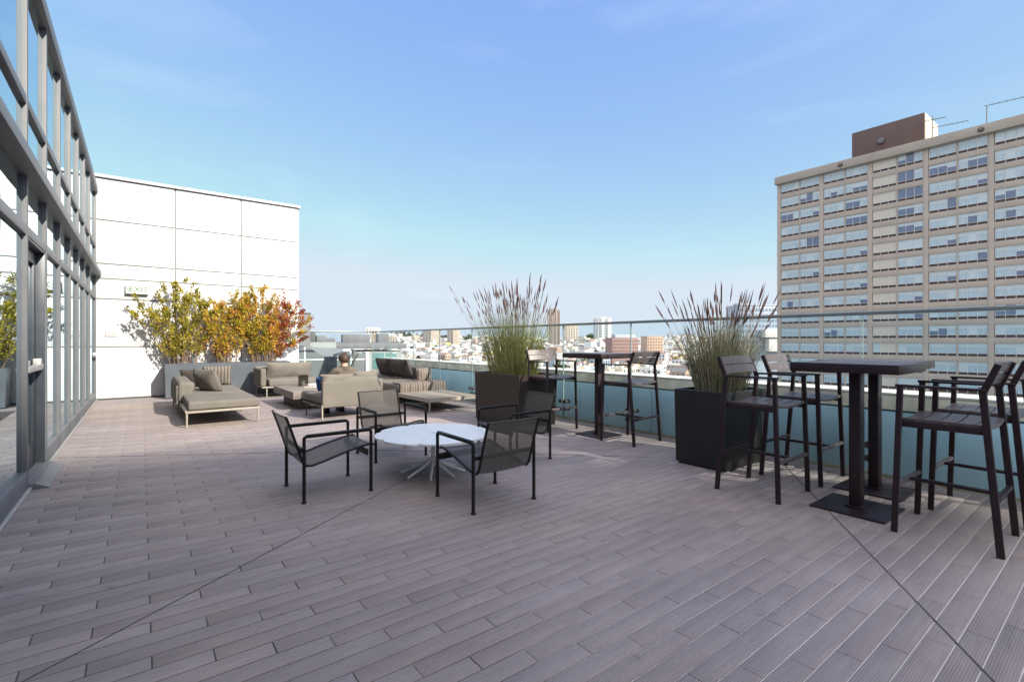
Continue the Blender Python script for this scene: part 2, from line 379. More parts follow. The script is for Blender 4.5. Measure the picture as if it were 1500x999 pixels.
        for s in (1, -1):
            for i in range(n):
                for j in range(n):
                    q = [idx[(s, i, j)], idx[(s, i+1, j)], idx[(s, i+1, j+1)], idx[(s, i, j+1)]]
                    fs.append(q if s < 0 else q[::-1])
        return self.raw(vs, fs, mi, True)
    def mesh(self, name, mats):
        me = bpy.data.meshes.new(name); me.from_pydata(self.v, [], self.f)
        for m in (mats if isinstance(mats, (list, tuple)) else [mats]): me.materials.append(m)
        me.polygons.foreach_set('material_index', self.m); me.polygons.foreach_set('use_smooth', self.sm)
        if self.c is not None:
            ca = me.color_attributes.new('Col', 'FLOAT_COLOR', 'CORNER'); buf = []
            for q, f in zip(self.c, self.f): buf += [q[0], q[1], q[2], 1.0]*len(f)
            ca.data.foreach_set('color', buf)
        me.update(); me.set_sharp_from_angle(angle=R(38))
        return me
    def build(self, name, mats, parent=None, loc=None):
        o = bpy.data.objects.new(name, self.mesh(name, mats)); COL.objects.link(o)
        if parent is not None: o.parent = parent
        if loc is not None: o.location = loc
        return o

def tag(o, label=None, cat=None, group=None, kind=None):
    if label: o['label'] = label
    if cat: o['category'] = cat
    if group: o['group'] = group
    if kind: o['kind'] = kind
    return o
def thing(name, label, cat, loc=(0, 0, 0), rz=0, group=None):
    o = bpy.data.objects.new(name, None); COL.objects.link(o); o.location = loc; o.rotation_euler = (0, 0, R(rz)); o.empty_display_size = .2
    return tag(o, label, cat, group)
def dup(src, loc, rz, label, group=None):
    c = src.copy(); COL.objects.link(c); c.location = loc; c.rotation_euler = (0, 0, R(rz)); c['label'] = label
    if group: c['group'] = group
    for ch in list(src.children):
        d = ch.copy(); COL.objects.link(d); d.parent = c
        for g in list(ch.children):
            e = g.copy(); COL.objects.link(e); e.parent = d
    return c
def rz3(a): return Matrix.Rotation(R(a), 3, 'Z')
def rx3(a): return Matrix.Rotation(R(a), 3, 'X')
def ry3(a): return Matrix.Rotation(R(a), 3, 'Y')

# ------------------------------------------------------------------ camera, light, sky
YAW = 37.5; CH = 1.25
cam = bpy.data.cameras.new('camera'); co = bpy.data.objects.new('camera', cam); COL.objects.link(co)
co.location = (0, 0, CH); co.rotation_euler = (R(90), 0, R(-YAW)); cam.lens = 36*708/1500; cam.sensor_width = 36; cam.sensor_fit = 'HORIZONTAL'
cam.clip_start = .05; cam.clip_end = 30000; S.camera = co
SUN_EL, SUN_AZ = 33.0, 20.0         # azimuth measured from -Y towards +X
sd = Vector((math.sin(R(SUN_AZ))*math.cos(R(SUN_EL)), -math.cos(R(SUN_AZ))*math.cos(R(SUN_EL)), math.sin(R(SUN_EL))))
sl = bpy.data.lights.new('sun', 'SUN'); sl.energy = 3.1; sl.angle = R(.53); sl.color = (1, .91, .765)
so = bpy.data.objects.new('sun', sl); COL.objects.link(so); so.rotation_euler = sd.to_track_quat('Z', 'Y').to_euler(); so.location = (0, -30, 40)
w = bpy.data.worlds.new('World'); S.world = w; w.use_nodes = True; nt = w.node_tree
bg = nt.nodes['Background']; sky = nt.nodes.new('ShaderNodeTexSky'); sky.sky_type = 'NISHITA'; sky.sun_disc = False
sky.sun_elevation = R(SUN_EL); sky.sun_rotation = R(180-SUN_AZ)
sky.air_density = 1.0; sky.dust_density = .6; sky.ozone_density = 2.2; sky.altitude = 50
# faint, thin cirrus
tc = nt.nodes.new('ShaderNodeTexCoord'); mp = nt.nodes.new('ShaderNodeMapping'); mp.inputs['Scale'].default_value = (1.6, 1.1, 5.5); mp.inputs['Rotation'].default_value = (.2, .35, .5)
nz = nt.nodes.new('ShaderNodeTexNoise'); nz.inputs['Scale'].default_value = 1.7; nz.inputs['Detail'].default_value = 7; nz.inputs['Roughness'].default_value = .55; nz.inputs['Distortion'].default_value = .6
rp = nt.nodes.new('ShaderNodeValToRGB'); rp.color_ramp.elements[0].position = .52; rp.color_ramp.elements[0].color = (0, 0, 0, 1); rp.color_ramp.elements[1].position = .85; rp.color_ramp.elements[1].color = (.15, .15, .15, 1)
mx = nt.nodes.new('ShaderNodeMixRGB'); mx.blend_type = 'MIX'; mx.inputs[2].default_value = (3.2, 3.4, 3.6, 1)
nt.links.new(tc.outputs['Generated'], mp.inputs['Vector']); nt.links.new(mp.outputs['Vector'], nz.inputs['Vector']); nt.links.new(nz.outputs['Fac'], rp.inputs['Fac'])
nt.links.new(rp.outputs['Color'], mx.inputs['Fac']); nt.links.new(sky.outputs['Color'], mx.inputs[1]); 
gm = nt.nodes.new('ShaderNodeGamma'); gm.inputs['Gamma'].default_value = .52
hs = nt.nodes.new('ShaderNodeHueSaturation'); hs.inputs['Saturation'].default_value = 1.42; hs.inputs['Value'].default_value = 1.22
nt.links.new(sky.outputs['Color'], gm.inputs['Color']); nt.links.new(gm.outputs['Color'], hs.inputs['Color']); 
dk = nt.nodes.new('ShaderNodeMixRGB'); dk.blend_type = 'DARKEN'; dk.inputs['Fac'].default_value = 1; dk.inputs[2].default_value = (1.88, 2.15, 2.44, 1)
ml = nt.nodes.new('ShaderNodeMixRGB'); ml.blend_type = 'MULTIPLY'; ml.inputs['Fac'].default_value = 1; ml.inputs[2].default_value = (.96, .985, 1.28, 1)
nt.links.new(hs.outputs['Color'], ml.inputs[1]); nt.links.new(ml.outputs[0], dk.inputs[1]); nt.links.new(dk.outputs[0], mx.inputs[1])

# added bright sky veil, overhead and behind the camera, to lift the shaded deck
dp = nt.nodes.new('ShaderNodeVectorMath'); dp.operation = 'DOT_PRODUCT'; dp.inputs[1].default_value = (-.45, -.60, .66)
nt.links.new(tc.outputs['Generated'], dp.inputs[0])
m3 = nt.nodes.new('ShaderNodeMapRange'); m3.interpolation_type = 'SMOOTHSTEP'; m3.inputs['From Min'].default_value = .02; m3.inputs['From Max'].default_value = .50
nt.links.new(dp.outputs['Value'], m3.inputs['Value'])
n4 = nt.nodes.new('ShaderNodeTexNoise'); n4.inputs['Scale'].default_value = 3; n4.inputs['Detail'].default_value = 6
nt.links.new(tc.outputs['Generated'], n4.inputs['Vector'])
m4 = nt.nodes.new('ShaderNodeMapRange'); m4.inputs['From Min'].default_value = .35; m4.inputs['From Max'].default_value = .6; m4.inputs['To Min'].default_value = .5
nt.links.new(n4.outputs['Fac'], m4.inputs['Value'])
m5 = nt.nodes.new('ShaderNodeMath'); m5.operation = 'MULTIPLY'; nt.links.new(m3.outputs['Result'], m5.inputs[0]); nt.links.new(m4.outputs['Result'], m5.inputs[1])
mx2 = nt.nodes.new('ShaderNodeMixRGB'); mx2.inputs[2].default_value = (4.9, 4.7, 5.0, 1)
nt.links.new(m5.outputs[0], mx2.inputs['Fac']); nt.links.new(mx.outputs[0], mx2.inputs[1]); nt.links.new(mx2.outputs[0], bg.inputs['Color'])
bg.inputs['Strength'].default_value = .15
S.view_settings.view_transform = 'Standard'; S.view_settings.look = 'None'; S.view_settings.exposure = 1.32; S.view_settings.gamma = 1; S.view_settings.use_curve_mapping = False
S.render.engine = 'CYCLES'
S.cycles.max_bounces = 8; S.cycles.transparent_max_bounces = 16; S.cycles.use_denoising = True
S.cycles.caustics_reflective = False; S.cycles.caustics_refractive = False; S.cycles.sample_clamp_indirect = 6

FX = -.75          # facade face
WY = 13.4          # white wall
RX = 5.30          # railing glass

# ------------------------------------------------------------------ deck
def build_deck():
    bw, bl, gap = .0966, .60, .0052
    x0, x1, y0, y1 = -1.0, 5.42, -3.0, 13.6
    mb = MB(); row = 0; y = y0
    phase = (2.40-y0) % bw
    y = y0-bw+phase
    while y < y1:
        sh = -.167 - .2*round((y-2.40)/bw)
        k = math.floor((x0-sh)/bl); x = sh+k*bl
        rowtone = rnd.uniform(-.01, .01)
        while x < x1:
            a, b = max(x0, x+gap/2), min(x1, x+bl-gap/2)
            if b-a > .02:
                t = 1+rowtone+rnd.uniform(-.026, .026); wm = rnd.uniform(-.004, .004)
                col = (.300*t+wm, .270*t, .268*t-wm*.6)
                ya, yb = y+gap/2, y+bw-gap/2; c = .0022; zz = rnd.uniform(-.0006, .0006)
                vs = [(a, ya, -.006), (b, ya, -.006), (b, yb, -.006), (a, yb, -.006), (a, ya, zz-c*.6), (b, ya, zz-c*.6), (b, yb, zz-c*.6), (a, yb, zz-c*.6),
                      (a+c, ya+c, zz), (b-c, ya+c, zz), (b-c, yb-c, zz), (a+c, yb-c, zz)]
                fs = [(8, 9, 10, 11)] + [(i, (i+1) % 4, 4+(i+1) % 4, 4+i) for i in range(4)] + [(4+i, 4+(i+1) % 4, 8+(i+1) % 4, 8+i) for i in range(4)]
                mb.raw(vs, fs, 0, False, col)
            x += bl
        y += bw; row += 1
    tag(mb.build('deck', M['deck']), kind='structure')
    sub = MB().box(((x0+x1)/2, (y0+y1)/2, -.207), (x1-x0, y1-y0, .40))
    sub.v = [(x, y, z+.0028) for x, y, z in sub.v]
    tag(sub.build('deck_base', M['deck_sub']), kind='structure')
    se = MB()
    for (p, q, w_) in (((-.55, 2.36), (1.86, 4.02), .004), ((1.86, 4.02), (4.4, 5.75), .005), ((4.62, 1.83), (2.30, .20), .006), ((4.62, 1.83), (5.3, 2.3), .006),
                       ((-.7, 7.05), (1.3, 5.85), .006), ((2.0, 5.5), (4.37, 3.2), .005)):
        se.bar((p[0], p[1], .0012), (q[0], q[1], .0012), w_, .003, 0)
    tag(se.build('deck_seam', M['seam']), kind='structure')
build_deck()

# ------------------------------------------------------------------ glass facade (left)
def build_facade():
    root = thing('glass_facade', 'two storey glass curtain wall with grey aluminium mullions along left side of the deck', 'building', (FX, 0, 0))
    ys = [4.62+1.035*(k-7) for k in range(0, 16)]
    ys[-1] = WY-.06
    door = 8                                                 # bay with the recessed door: ys[8]..ys[9]
    top = 4.36
    for i, y in enumerate(ys):
        mb = MB().box((-.07, y, top/2), (.14, .054, top-.002), .004)
        mb.build('mullion', M['alu'], root)
    y0, y1 = ys[0]-.03, ys[-1]+.03; yc = (y0+y1)/2; L = y1-y0
    MB().box((-.085, yc, top+.07), (.23, L, .14), .006).build('parapet_cap', M['alu'], root)
    for z, hgt, dx in ((3.25, .075, .0), (2.175, .085, .0)):
        MB().box((-.072+dx, yc, z), (.136, L-.004, hgt), .003).build('transom', M['alu'], root)
    MB().box((-.05, yc, 2.665), (.27, L-.002, .095), .005).build('ledge', M['alu'], root)
    # dark soffit strip under the ledge
    for i in range(len(ys)-1):
        a, b = ys[i]+.028, ys[i+1]-.028; m = (a+b)/2; W = b-a
        rows = [(.17, 2.13), (2.22, 2.615), (2.715, 3.21), (3.29, top)]
        for r, (za, zb) in enumerate(rows):
            if r == 0 and i == door: continue
            MB().box((-.042, m, (za+zb)/2), (.02, W, zb-za), 0).build('glass_pane', M['pane'], root)
        if i != door:
            MB().box((-.075, m, .085), (.15, W, .17), .003).build('base_panel', M['alu'], root)
            MB().box((-.09, m, .18), (.10, W, .018), .002).build('sill', M['alu_bright'], root)
    # recessed door
    a, b = ys[door]+.028, ys[door+1]-.028; m = (a+b)/2
    MB().box((-.10, a+.010, 1.065), (.18, .018, 2.13), .002).box((-.10, b-.010, 1.065), (.18, .018, 2.13), .002).box((-.10, m, 2.121), (.18, b-a-.04, .016), .002).build('door_reveal', M['alu_dark'], root)
    d = MB().box((-.10, a+.075, 1.06), (.05, .11, 2.08), .003).box((-.10, b-.075, 1.06), (.05, .11, 2.08), .003).box((-.10, m, 2.05), (.05, b-a-.26, .11), .003).box((-.10, m, .16), (.05, b-a-.26, .26), .003).build('door', M['alu_dark'], root)
    MB().box((-.105, m, 1.14), (.015, b-a-.25, 1.69)).build('door_pane', M['door_glass'], d)
    h = MB().box((-.030, m+.03, 1.00), (.035, b-a-.16, .055), .006).box((-.05, b-.12, 1.02), (.06, .10, .12), .01).box((-.045, a+.15, 1.04), (.06, .14, .085), .01)
    h.build('panic_bar', M['alu_bright'], d)
    # ribbed threshold ramp
    th = MB().prism([(-.62, 0.001), (-.62, .045), (.04, .045), (.13, .006), (.13, .001)], a, b)
    for k in range(5): th.box((-.07+.026*k, m, .047), (.011, b-a-.02, .007), .001)
    th.build('threshold', M['alu'], root)
    # dark body behind the glass
    MB().box((-3.2, yc, 2.18), (5.2, L, 4.34)).build('interior_block', M['alu_dark'], root)
    MB().box((-2.9, yc, 4.42), (5.6, L, .10), .01).build('roof', M['n_grey'], root)
    MB().box((.012, yc, .012), (.024, L, .024), .002).build('floor_trim', M['alu_bright'], root)
    MB().box((.0, ys[-1]-.28, .98), (.06, .05, .06), .012).box((.035, ys[-1]-.22, .98), (.03, .14, .035), .01).build('far_door_handle', M['white'], root)
build_facade()

# ------------------------------------------------------------------ white panel wall (back left)
def build_white():
    root = thing('white_panel_building', 'white panel clad building with thin grey joints behind the shrubs', 'building', (0, WY, 0))
    xs = [-.72, .62, 1.94, 3.25]; zs = [.02, 1.12, 2.14, 2.57, 2.885, 3.81, 4.70]; g = .028
    xs2 = [-.9] + xs[1:]
    for j in range(len(zs)-1):
        for i in range(3):
            a, b = xs2[i], xs2[i+1]
            if zs[j] < 2.1 and False: continue
            MB().box(((a+b)/2, .03, (zs[j]+zs[j+1])/2), (b-a-g, .06, zs[j+1]-zs[j]-g), .0015).build('wall_panel', M['wall_white'], root)
    MB().box((1.165, .018+2.0, 2.35), (4.15, 4.0, 4.68)).build('wall_core', M['joint'], root)
    MB().box((3.255, .03+2.0, 2.35), (.035, 4.0, 4.70), .002).build('side_panel', M['wall_white'], root)
    MB().box((1.175, 2.0, 4.735), (4.24, 4.12, .055), .004).build('coping', M['wall_white'], root)
    for x in (.62, 1.94): MB().box((x, -.064, 4.735), (.016, .008, .058)).build('coping_joint', M['joint'], root)
    MB().box((1.17, -.004, .008), (4.1, .018, .02)).build('base_gap', M['dark_gap'], root)
build_white()

def text_mesh(txt, size, depth, name, m, parent, loc, rot):
    cu = bpy.data.curves.new(name, 'FONT'); cu.body = txt; cu.size = size; cu.extrude = depth; cu.align_x = 'CENTER'; cu.align_y = 'CENTER'
    t = bpy.data.objects.new(name, cu); COL.objects.link(t)
    dg = bpy.context.evaluated_depsgraph_get(); me = bpy.data.meshes.new_from_object(t.evaluated_get(dg))
    bpy.data.objects.remove(t); me.materials.clear(); me.materials.append(m)
    o = bpy.data.objects.new(name, me); COL.objects.link(o); o.parent = parent; o.location = loc; o.rotation_euler = rot
    return o
sg = thing('exit_sign', 'small white EXIT sign with green letters high on the white wall', 'sign', (-.07, WY-.045, 2.375))
MB().box((0, 0, 0), (.39, .06, .20), .006).build('sign_box', M['white'], sg)
MB().box((0, -.008, -.105), (.40, .07, .008), .002).build('sign_base', M['alu'], sg)
text_mesh('EXIT', .17, .002, 'sign_letters', M['green_letter'], sg, (.03, -.033, -.005), (R(90), 0, 0))
MB().raw([(-.175, -.032, 0), (-.15, -.032, -.03), (-.15, -.032, .03)], [(0, 1, 2)]).build('sign_arrow', M['green_letter'], sg)
pl = thing('wall_plaque', 'small pale grey plaque low on the white wall near the facade', 'plaque', (-.50, WY-.012, 1.42))
MB().box((0, 0, 0), (.20, .02, .14), .003).build('plate', mat('plaque_grey', (.62, .62, .62), .5), pl)
for k, ww in enumerate((.15, .11, .13)):
    MB().box((0, -.0115, .035-.035*k), (ww, .002, .012)).build('text_line', M['grey_letter'], pl)

# ------------------------------------------------------------------ parapet and glass railing (right)
def build_parapet():
    root = thing('parapet_wall', 'low weathered concrete parapet with teal glass lining outside the railing', 'wall', (RX, 0, 0))
    ya, yb = -4.0, 13.75; L = yb-ya; yc = (ya+yb)/2
    MB().box((.47, yc, .22), (.38, L, 1.04), .004).build('concrete_body', M['concrete'], root)
    MB().box((.47, yc, .754), (.386, L-.01, .022), .003).build('concrete_cap', M['concrete_top'], root)
    MB().box((.247, yc, .603), (.045, L-.02, .014), .002).build('lining_trim', M['dark_gap'], root)
    y = ya
    while y < yb-.2:
        e = min(y+1.345, yb)
        MB().box((.225, (y+e)/2, .302), (.02, e-y-.010, .586), .001).build('teal_panel', M['teal'], root)
        y += 1.345
    root2 = thing('glass_railing', 'frameless clear glass railing with slim grey top rail along deck edge', 'railing', (RX, 0, 0))
    seams = [13.55-1.33*k for k in range(0, 14)]
    for k in range(len(seams)-1):
        b, a = seams[k], seams[k+1]
        p = MB().box((0, (a+b)/2, .76), (.014, b-a-.014, 1.46), .001).build('glass_panel', M['rail_glass'], root2)
        for yy in (a+.009, b-.009): MB().box((0, yy, .76), (.0145, .0026, 1.46)).build('glass_edge', M['glass_edge'], p)
        for z in (.30, .18):
            for dy in (.035,):
                f = MB()
                for yy in (a+.05, b-.05):
                    f.lathe([(.030, -.032), (.030, -.012), (.018, -.010), (.018, .05), (.03, .055), (.03, .07)], (0, yy, z), 12, 0, ry3(90))
                f.build('standoff_fitting', M['fitting'], p)
    MB().box((0, (seams[0]+seams[-1])/2, 1.505), (.055, seams[0]-seams[-1], .034), .004).build('top_rail', M['rail_cap'], root2)
    r3 = thing('end_railing', 'short clear glass end railing between white wall and parapet', 'railing', (0, WY+.12, 0))
    xs = [3.30, 3.97, 4.64, 5.28]
    for a, b in zip(xs[:-1], xs[1:]):
        MB().box(((a+b)/2, 0, .76), (b-a-.012, .014, 1.46), .001).build('glass_panel', M['rail_glass'], r3)
    MB().box((4.28, 0, 1.505), (1.97, .05, .034), .004).build('top_rail', M['rail_cap'], r3)
build_parapet()

# ------------------------------------------------------------------ bar stools, bar tables
def make_stool(label, loc, rz, group):
    t = thing('bar_stool', label, 'bar stool', loc, rz, group)
    hw, br = .262, M['bronze']
    for s in (-1, 1):
        MB().bar((s*(hw+.006), .235, 0), (s*hw, .205, .955), .024, .034, .003, up=(0, 1, 0)).build('leg', br, t)
        mb = MB().bar((s*(hw+.006), -.262, 0), (s*hw, -.185, .955), .024, .036, .003, up=(0, 1, 0)).bar((s*hw, -.186, .945), (s*(hw-.004), -.252, 1.115), .024, .034, .003, up=(0, 1, 0))
        mb.build('leg', br, t)
        MB().box((s*hw, .012, .960), (.036, .435, .016), .004).build('armrest', br, t)
        MB().box((s*(hw-.012), 0, .715), (.02, .40, .042), .003).build('seat_rail', br, t)
    def plank(y, w_, z0, sag, length, th):
        vs = []; n = 8
        for i in range(n+1):
            u = 2*i/n-1; x = u*length/2; z = z0 - sag*(1-u*u)
            vs += [(x, y-w_/2, z-th), (x, y+w_/2, z-th), (x, y+w_/2-.002, z), (x, y-w_/2+.002, z)]
        fs = [(4*i+j, 4*i+(j+1) % 4, 4*i+4+(j+1) % 4, 4*i+4+j) for i in range(n) for j in range(4)]
        fs = [f[::-1] for f in fs]
        fs += [(0, 1, 2, 3), (4*n+3, 4*n+2, 4*n+1, 4*n)]
        return vs, fs
    seat = MB()
    for k in range(5):
        v, f = plank(-.172+.088*k, .083, .752, .020, .50, .018); seat.raw(v, f, 0, True)
    seat.build('seat', M['seat_slat'], t)
    back = MB(); rot = rx3(21)
    for k in range(2):
        v, f = plank(0, .070, 0, .020, .50, .014)
        T = Matrix.Translation((0, -.208-.030*k, 1.005+.074*k)) @ rx3(111).to_4x4()
        back.raw([T @ Vector(q) for q in v], f, 0, True)
    back.build('backrest', M['seat_slat'], t)
    MB().bar((-hw, .226, .31), (hw, .226, .31), .03, .026, .003).build('footrest', M['seat_slat'], t)
    MB().bar((-hw, -.237, .31), (hw, -.237, .31), .03, .022, .003).bar((0, -.23, .31), (0, .215, .31), .03, .022, .003).build('stretcher', br, t)
    return t
G = 'bronze bar stools around the bar tables'
s0 = make_stool('bronze bar stool in front of dark planter, nearest left of the twin bar tables', (4.14, 1.93, 0), 180, G)
dup(s0, (4.885, 1.915, 0), 181, 'bar stool with sunlit back by the railing, beside the black planter', G)
dup(s0, (4.19, .755, 0), 0, 'large foreground bar stool at right, nearest the camera', G)
dup(s0, (4.915, .715, 0), -1, 'bar stool cut by right picture edge beside the glass railing', G)
dup(s0, (4.67, 5.15, 0), 179, 'bar stool with pale sunlit back beside the brown planter', G)
dup(s0, (4.875, 3.92, 0), 2, 'bar stool right of single bar table, its slatted back against the white city', G)

def make_bar_table(label, loc, group, sx, sy, ps=.10, base=.47):
    t = thing('bar_table', label, 'bar table', loc, 0, group)
    tp = MB().box((0, 0, 1.064), (sx, sy, .052), .003)
    tp.build('table_top', M['bronze_top'], t)
    sk = MB().box((0, sy/2+.001, 1.058), (sx+.006, .006, .064), .001).box((0, -sy/2-.001, 1.058), (sx+.006, .006, .064), .001).box((sx/2+.001, 0, 1.058), (.006, sy, .064), .001).box((-sx/2-.001, 0, 1.058), (.006, sy, .064), .001)
    sk.build('top_edge', M['bronze'], t)
    MB().box((0, 0, .528), (ps, ps*.72, 1.02), .004).build('post', M['bronze'], t)
    MB().box((0, 0, .008), (base, base, .014), .003).box((0, 0, .022), (ps+.04, ps*.72+.04, .014), .003).build('base_plate', M['bronze'], t)
    return t
GT = 'bronze pedestal bar tables along the railing'
make_bar_table('square bronze bar table nearest the camera, front one of the touching pair', (4.25, 1.30, 0), GT, .64, .66)
make_bar_table('square bronze bar table by the railing, rear one of the touching pair', (4.91, 1.37, 0), GT, .64, .64)
make_bar_table('lone slim bar table between planters with two stools', (4.84, 4.41, 0), GT, .66, .68, .09, .44)

# ------------------------------------------------------------------ mesh lounge chairs and the petal table
def make_lounge(label, loc, rz, group):
    t = thing('lounge_chair', label, 'lounge chair', loc, rz, group)
    hw = .285
    for s in (-1, 1):
        x = s*hw
        for y in (.265, -.265):
            MB().tube([(x, y, .006), (x, y, .49)], .0135, 10).lathe([(.019, 0), (.019, .010), (.015, .014)], (x, y, 0), 12).build('leg', M['black'], t)
        pts = [(x, .265, .488), (x, .262, .503), (x, .250, .512), (x, 0, .512), (x, -.250, .512), (x, -.262, .503), (x, -.265, .488)]
        ar = MB(); ar.tube(pts, .014, 10)
        ar.box((x, 0, .519), (.034, .50, .016), .006); ar.build('armrest', M['black'], t)
    MB().bar((-hw, .235, .325), (hw, .235, .325), .018, .05, .004).build('front_rail', M['black'], t)
    MB().bar((-hw, -.265, .40), (hw, -.265, .40), .022, .03, .004).build('rear_rail', M['black'], t)
    # sling profile (y, z)
    pr = [(.31, .372), (.29, .385), (.20, .372), (.05, .335), (-.10, .292), (-.19, .270), (-.235, .275), (-.265, .31), (-.30, .42), (-.345, .56), (-.375, .645), (-.385, .668)]
    # densify
    P = []
    for i in range(len(pr)-1):
        for k in range(3):
            u = k/3; P.append((pr[i][0]*(1-u)+pr[i+1][0]*u, pr[i][1]*(1-u)+pr[i+1][1]*u))
    P.append(pr[-1]); sw = .235; nx = 10; vs = []
    for (y, z) in P:
        b = 1 if z > .33 and y < -.26 else .7
        for i in range(nx+1):
            u = 2*i/nx-1; sg_ = .016*b*(1-u*u)
            vs.append((u*sw, y-(sg_ if y < -.24 else 0), z-(sg_ if y >= -.24 else 0)))
    fs = [(j*(nx+1)+i, j*(nx+1)+i+1, (j+1)*(nx+1)+i+1, (j+1)*(nx+1)+i) for j in range(len(P)-1) for i in range(nx)]
    MB().raw(vs, fs, 0, True).build('sling', M['sling'], t)
    for s in (-1, 1): MB().tube([(s*sw, y, z) for y, z in P], .010, 8).build('sling_rail', M['black'], t)
    for j in (0, len(P)-1): MB().tube([(u/6*sw, P[j][0]-(.016*(1-(u/6)**2) if j else 0), P[j][1]-(0 if j else .014*(1-(u/6)**2))) for u in range(-6, 7)], .006, 6).build('sling_welt', M['sling_edge'], t)
    return t
G = 'mesh lounge chairs around the petal table'
l0 = make_lounge('black mesh lounge chair on left of round white table, seen side on', (1.26, 4.21, 0), -90, G)
dup(l0, (2.195, 5.05, 0), 180, 'mesh lounge chair with pale translucent back behind the round white table', G)
dup(l0, (3.18, 4.11, 0), 90, 'mesh lounge chair right of round white table in front of brown planter', G)
dup(l0, (2.185, 3.20, 0), 0, 'mesh lounge chair in the foreground turned away from the camera', G)

def petal_table():
    t = thing('petal_table', 'low round white table of eight petals on a splayed white base', 'coffee table', (2.2, 4.10, 0), 0)
    Rr = .535
    for k in range(8):
        a0 = k*math.pi/4+.06; g = .004; n = 14
        # petal outline: straight radial sides, rounded outer corners
        out = []
        hw = math.pi/8
        pts = [(.028, 0)]
        rim = []
        for i in range(n+1):
            u = 2*i/n-1; ang = u*hw*.997
            rr = Rr*(1-.075*abs(u)**7)
            rim.append((rr*math.cos(ang), rr*math.sin(ang)*(1-g)))
        pts = [(.022, -.0085)] + rim + [(.022, .0085)]
        c, s_ = math.cos(a0+hw), math.sin(a0+hw)
        top = [(x*c-y*s_, x*s_+y*c) for x, y in pts]
        m = len(top); vs = [(x, y, .362) for x, y in top]+[(x, y, .377) for x, y in top]+[(x*.994, y*.994, .380) for x, y in top]
        fs = [tuple(range(m-1, -1, -1)), tuple(range(2*m, 3*m))]+[(i, (i+1) % m, m+(i+1) % m, m+i) for i in range(m)]+[(m+i, m+(i+1) % m, 2*m+(i+1) % m, 2*m+i) for i in range(m)]
        MB().raw(vs, fs, 0, False).build('petal', M['table_white'], t)
    MB().lathe([(.022, .07), (.019, .12), (.018, .30), (.03, .358)], (0, 0, 0), 16).build('column', M['table_white'], t)
    for k in range(8):
        a = k*math.pi/4+.22; c, s_ = math.cos(a), math.sin(a)
        MB().tube([(.012*c, .012*s_, .135), (.05*c, .05*s_, .115), (.12*c, .12*s_, .075), (.30*c, .30*s_, .012)], [.013, .014, .014, .010], 8).build('foot', M['table_white'], t)
        MB().tube([(.012*c, .012*s_, .25), (.06*c, .06*s_, .29), (.14*c, .14*s_, .335), (.30*c, .30*s_, .358)], [.011, .011, .010, .008], 8).build('support_arm', M['table_white'], t)
petal_table()

# ------------------------------------------------------------------ soft seating at the back
def sofa_legs(t, pts, m, z=.215, r0=.012, r1=.016):
    for (x, y) in pts:
        MB().tube([(x, y, 0), (x, y, z)], [r0, r1], 8).build('leg', m, t)

def chaise():
    t = thing('chaise_sofa', 'long low taupe chaise sofa with one padded side back, left of the group', 'sofa', (0, 0, 0))
    x0, x1, y0, y1 = .50, 1.46, 8.33, 11.50
    sofa_legs(t, [(x0+.02, y0+.02), (x1-.02, y0+.02), (x1-.02, 9.75), (x0, y1-.05), (x1-.02, y1-.03)], M['sofa_metal'])
    MB().box(((x0+x1)/2, (y0+y1)/2, .222), (x1-x0, y1-y0, .03), .004).build('frame', M['sofa_metal'], t)
    MB().cushion(((x0+x1)/2+.02, (y0+9.62)/2, .305), (x1-x0-.03, 9.62-y0-.01, .125), .035, .012, seed=1).build('seat_cushion', M['taupe'], t)
    MB().cushion(((x0+x1)/2+.03, (9.64+y1)/2, .305), (x1-x0-.05, y1-9.64-.02, .125), .035, .012, seed=2).build('seat_cushion', M['taupe'], t)
    # padded back folded over the frame, its near end rounded
    bk = MB().cushion((x0+.085, (9.55+y1)/2, .405), (.23, y1-9.55, .37), .075, .0, seed=3, wr=.008)
    bk.build('side_back', M['taupe_light'], t)
    fl = MB().cushion((x0-.025, (9.55+y1)/2-.05, .36), (.05, y1-9.75, .32), .02, 0, seed=4, wr=.010)
    fl.build('back_cover', M['taupe'], t)
    MB().cushion((x1-.42, y1-.08, .43), (.80, .15, .34), .06, 0, seed=5).build('end_arm', M['taupe_light'], t)
chaise()
P_ = thing('scatter_cushion', 'large plain taupe cushion leaning on chaise side back', 'cushion', (.93, 10.05, .55), 0, None)
MB().pillow((0, 0, 0), .66, .42, .24, rz3(-68) @ rx3(22), seed=1).build('cover', M['taupe'], P_)
P_ = thing('striped_cushion', 'striped taupe cushion standing at far end of the chaise', 'cushion', (1.20, 11.20, .56), 0, None)
MB().pillow((0, 0, 0), .50, .40, .16, rz3(-14) @ rx3(12), seed=2).build('cover', M['stripe_y'], P_)
P_ = thing('dark_cushion', 'dark taupe cushion half hidden at far left end of the chaise', 'cushion', (.80, 11.05, .535), 0, None)
MB().pillow((0, 0, 0), .46, .36, .15, rz3(-30) @ rx3(18), seed=3).build('cover', M['dark_taupe'], P_)

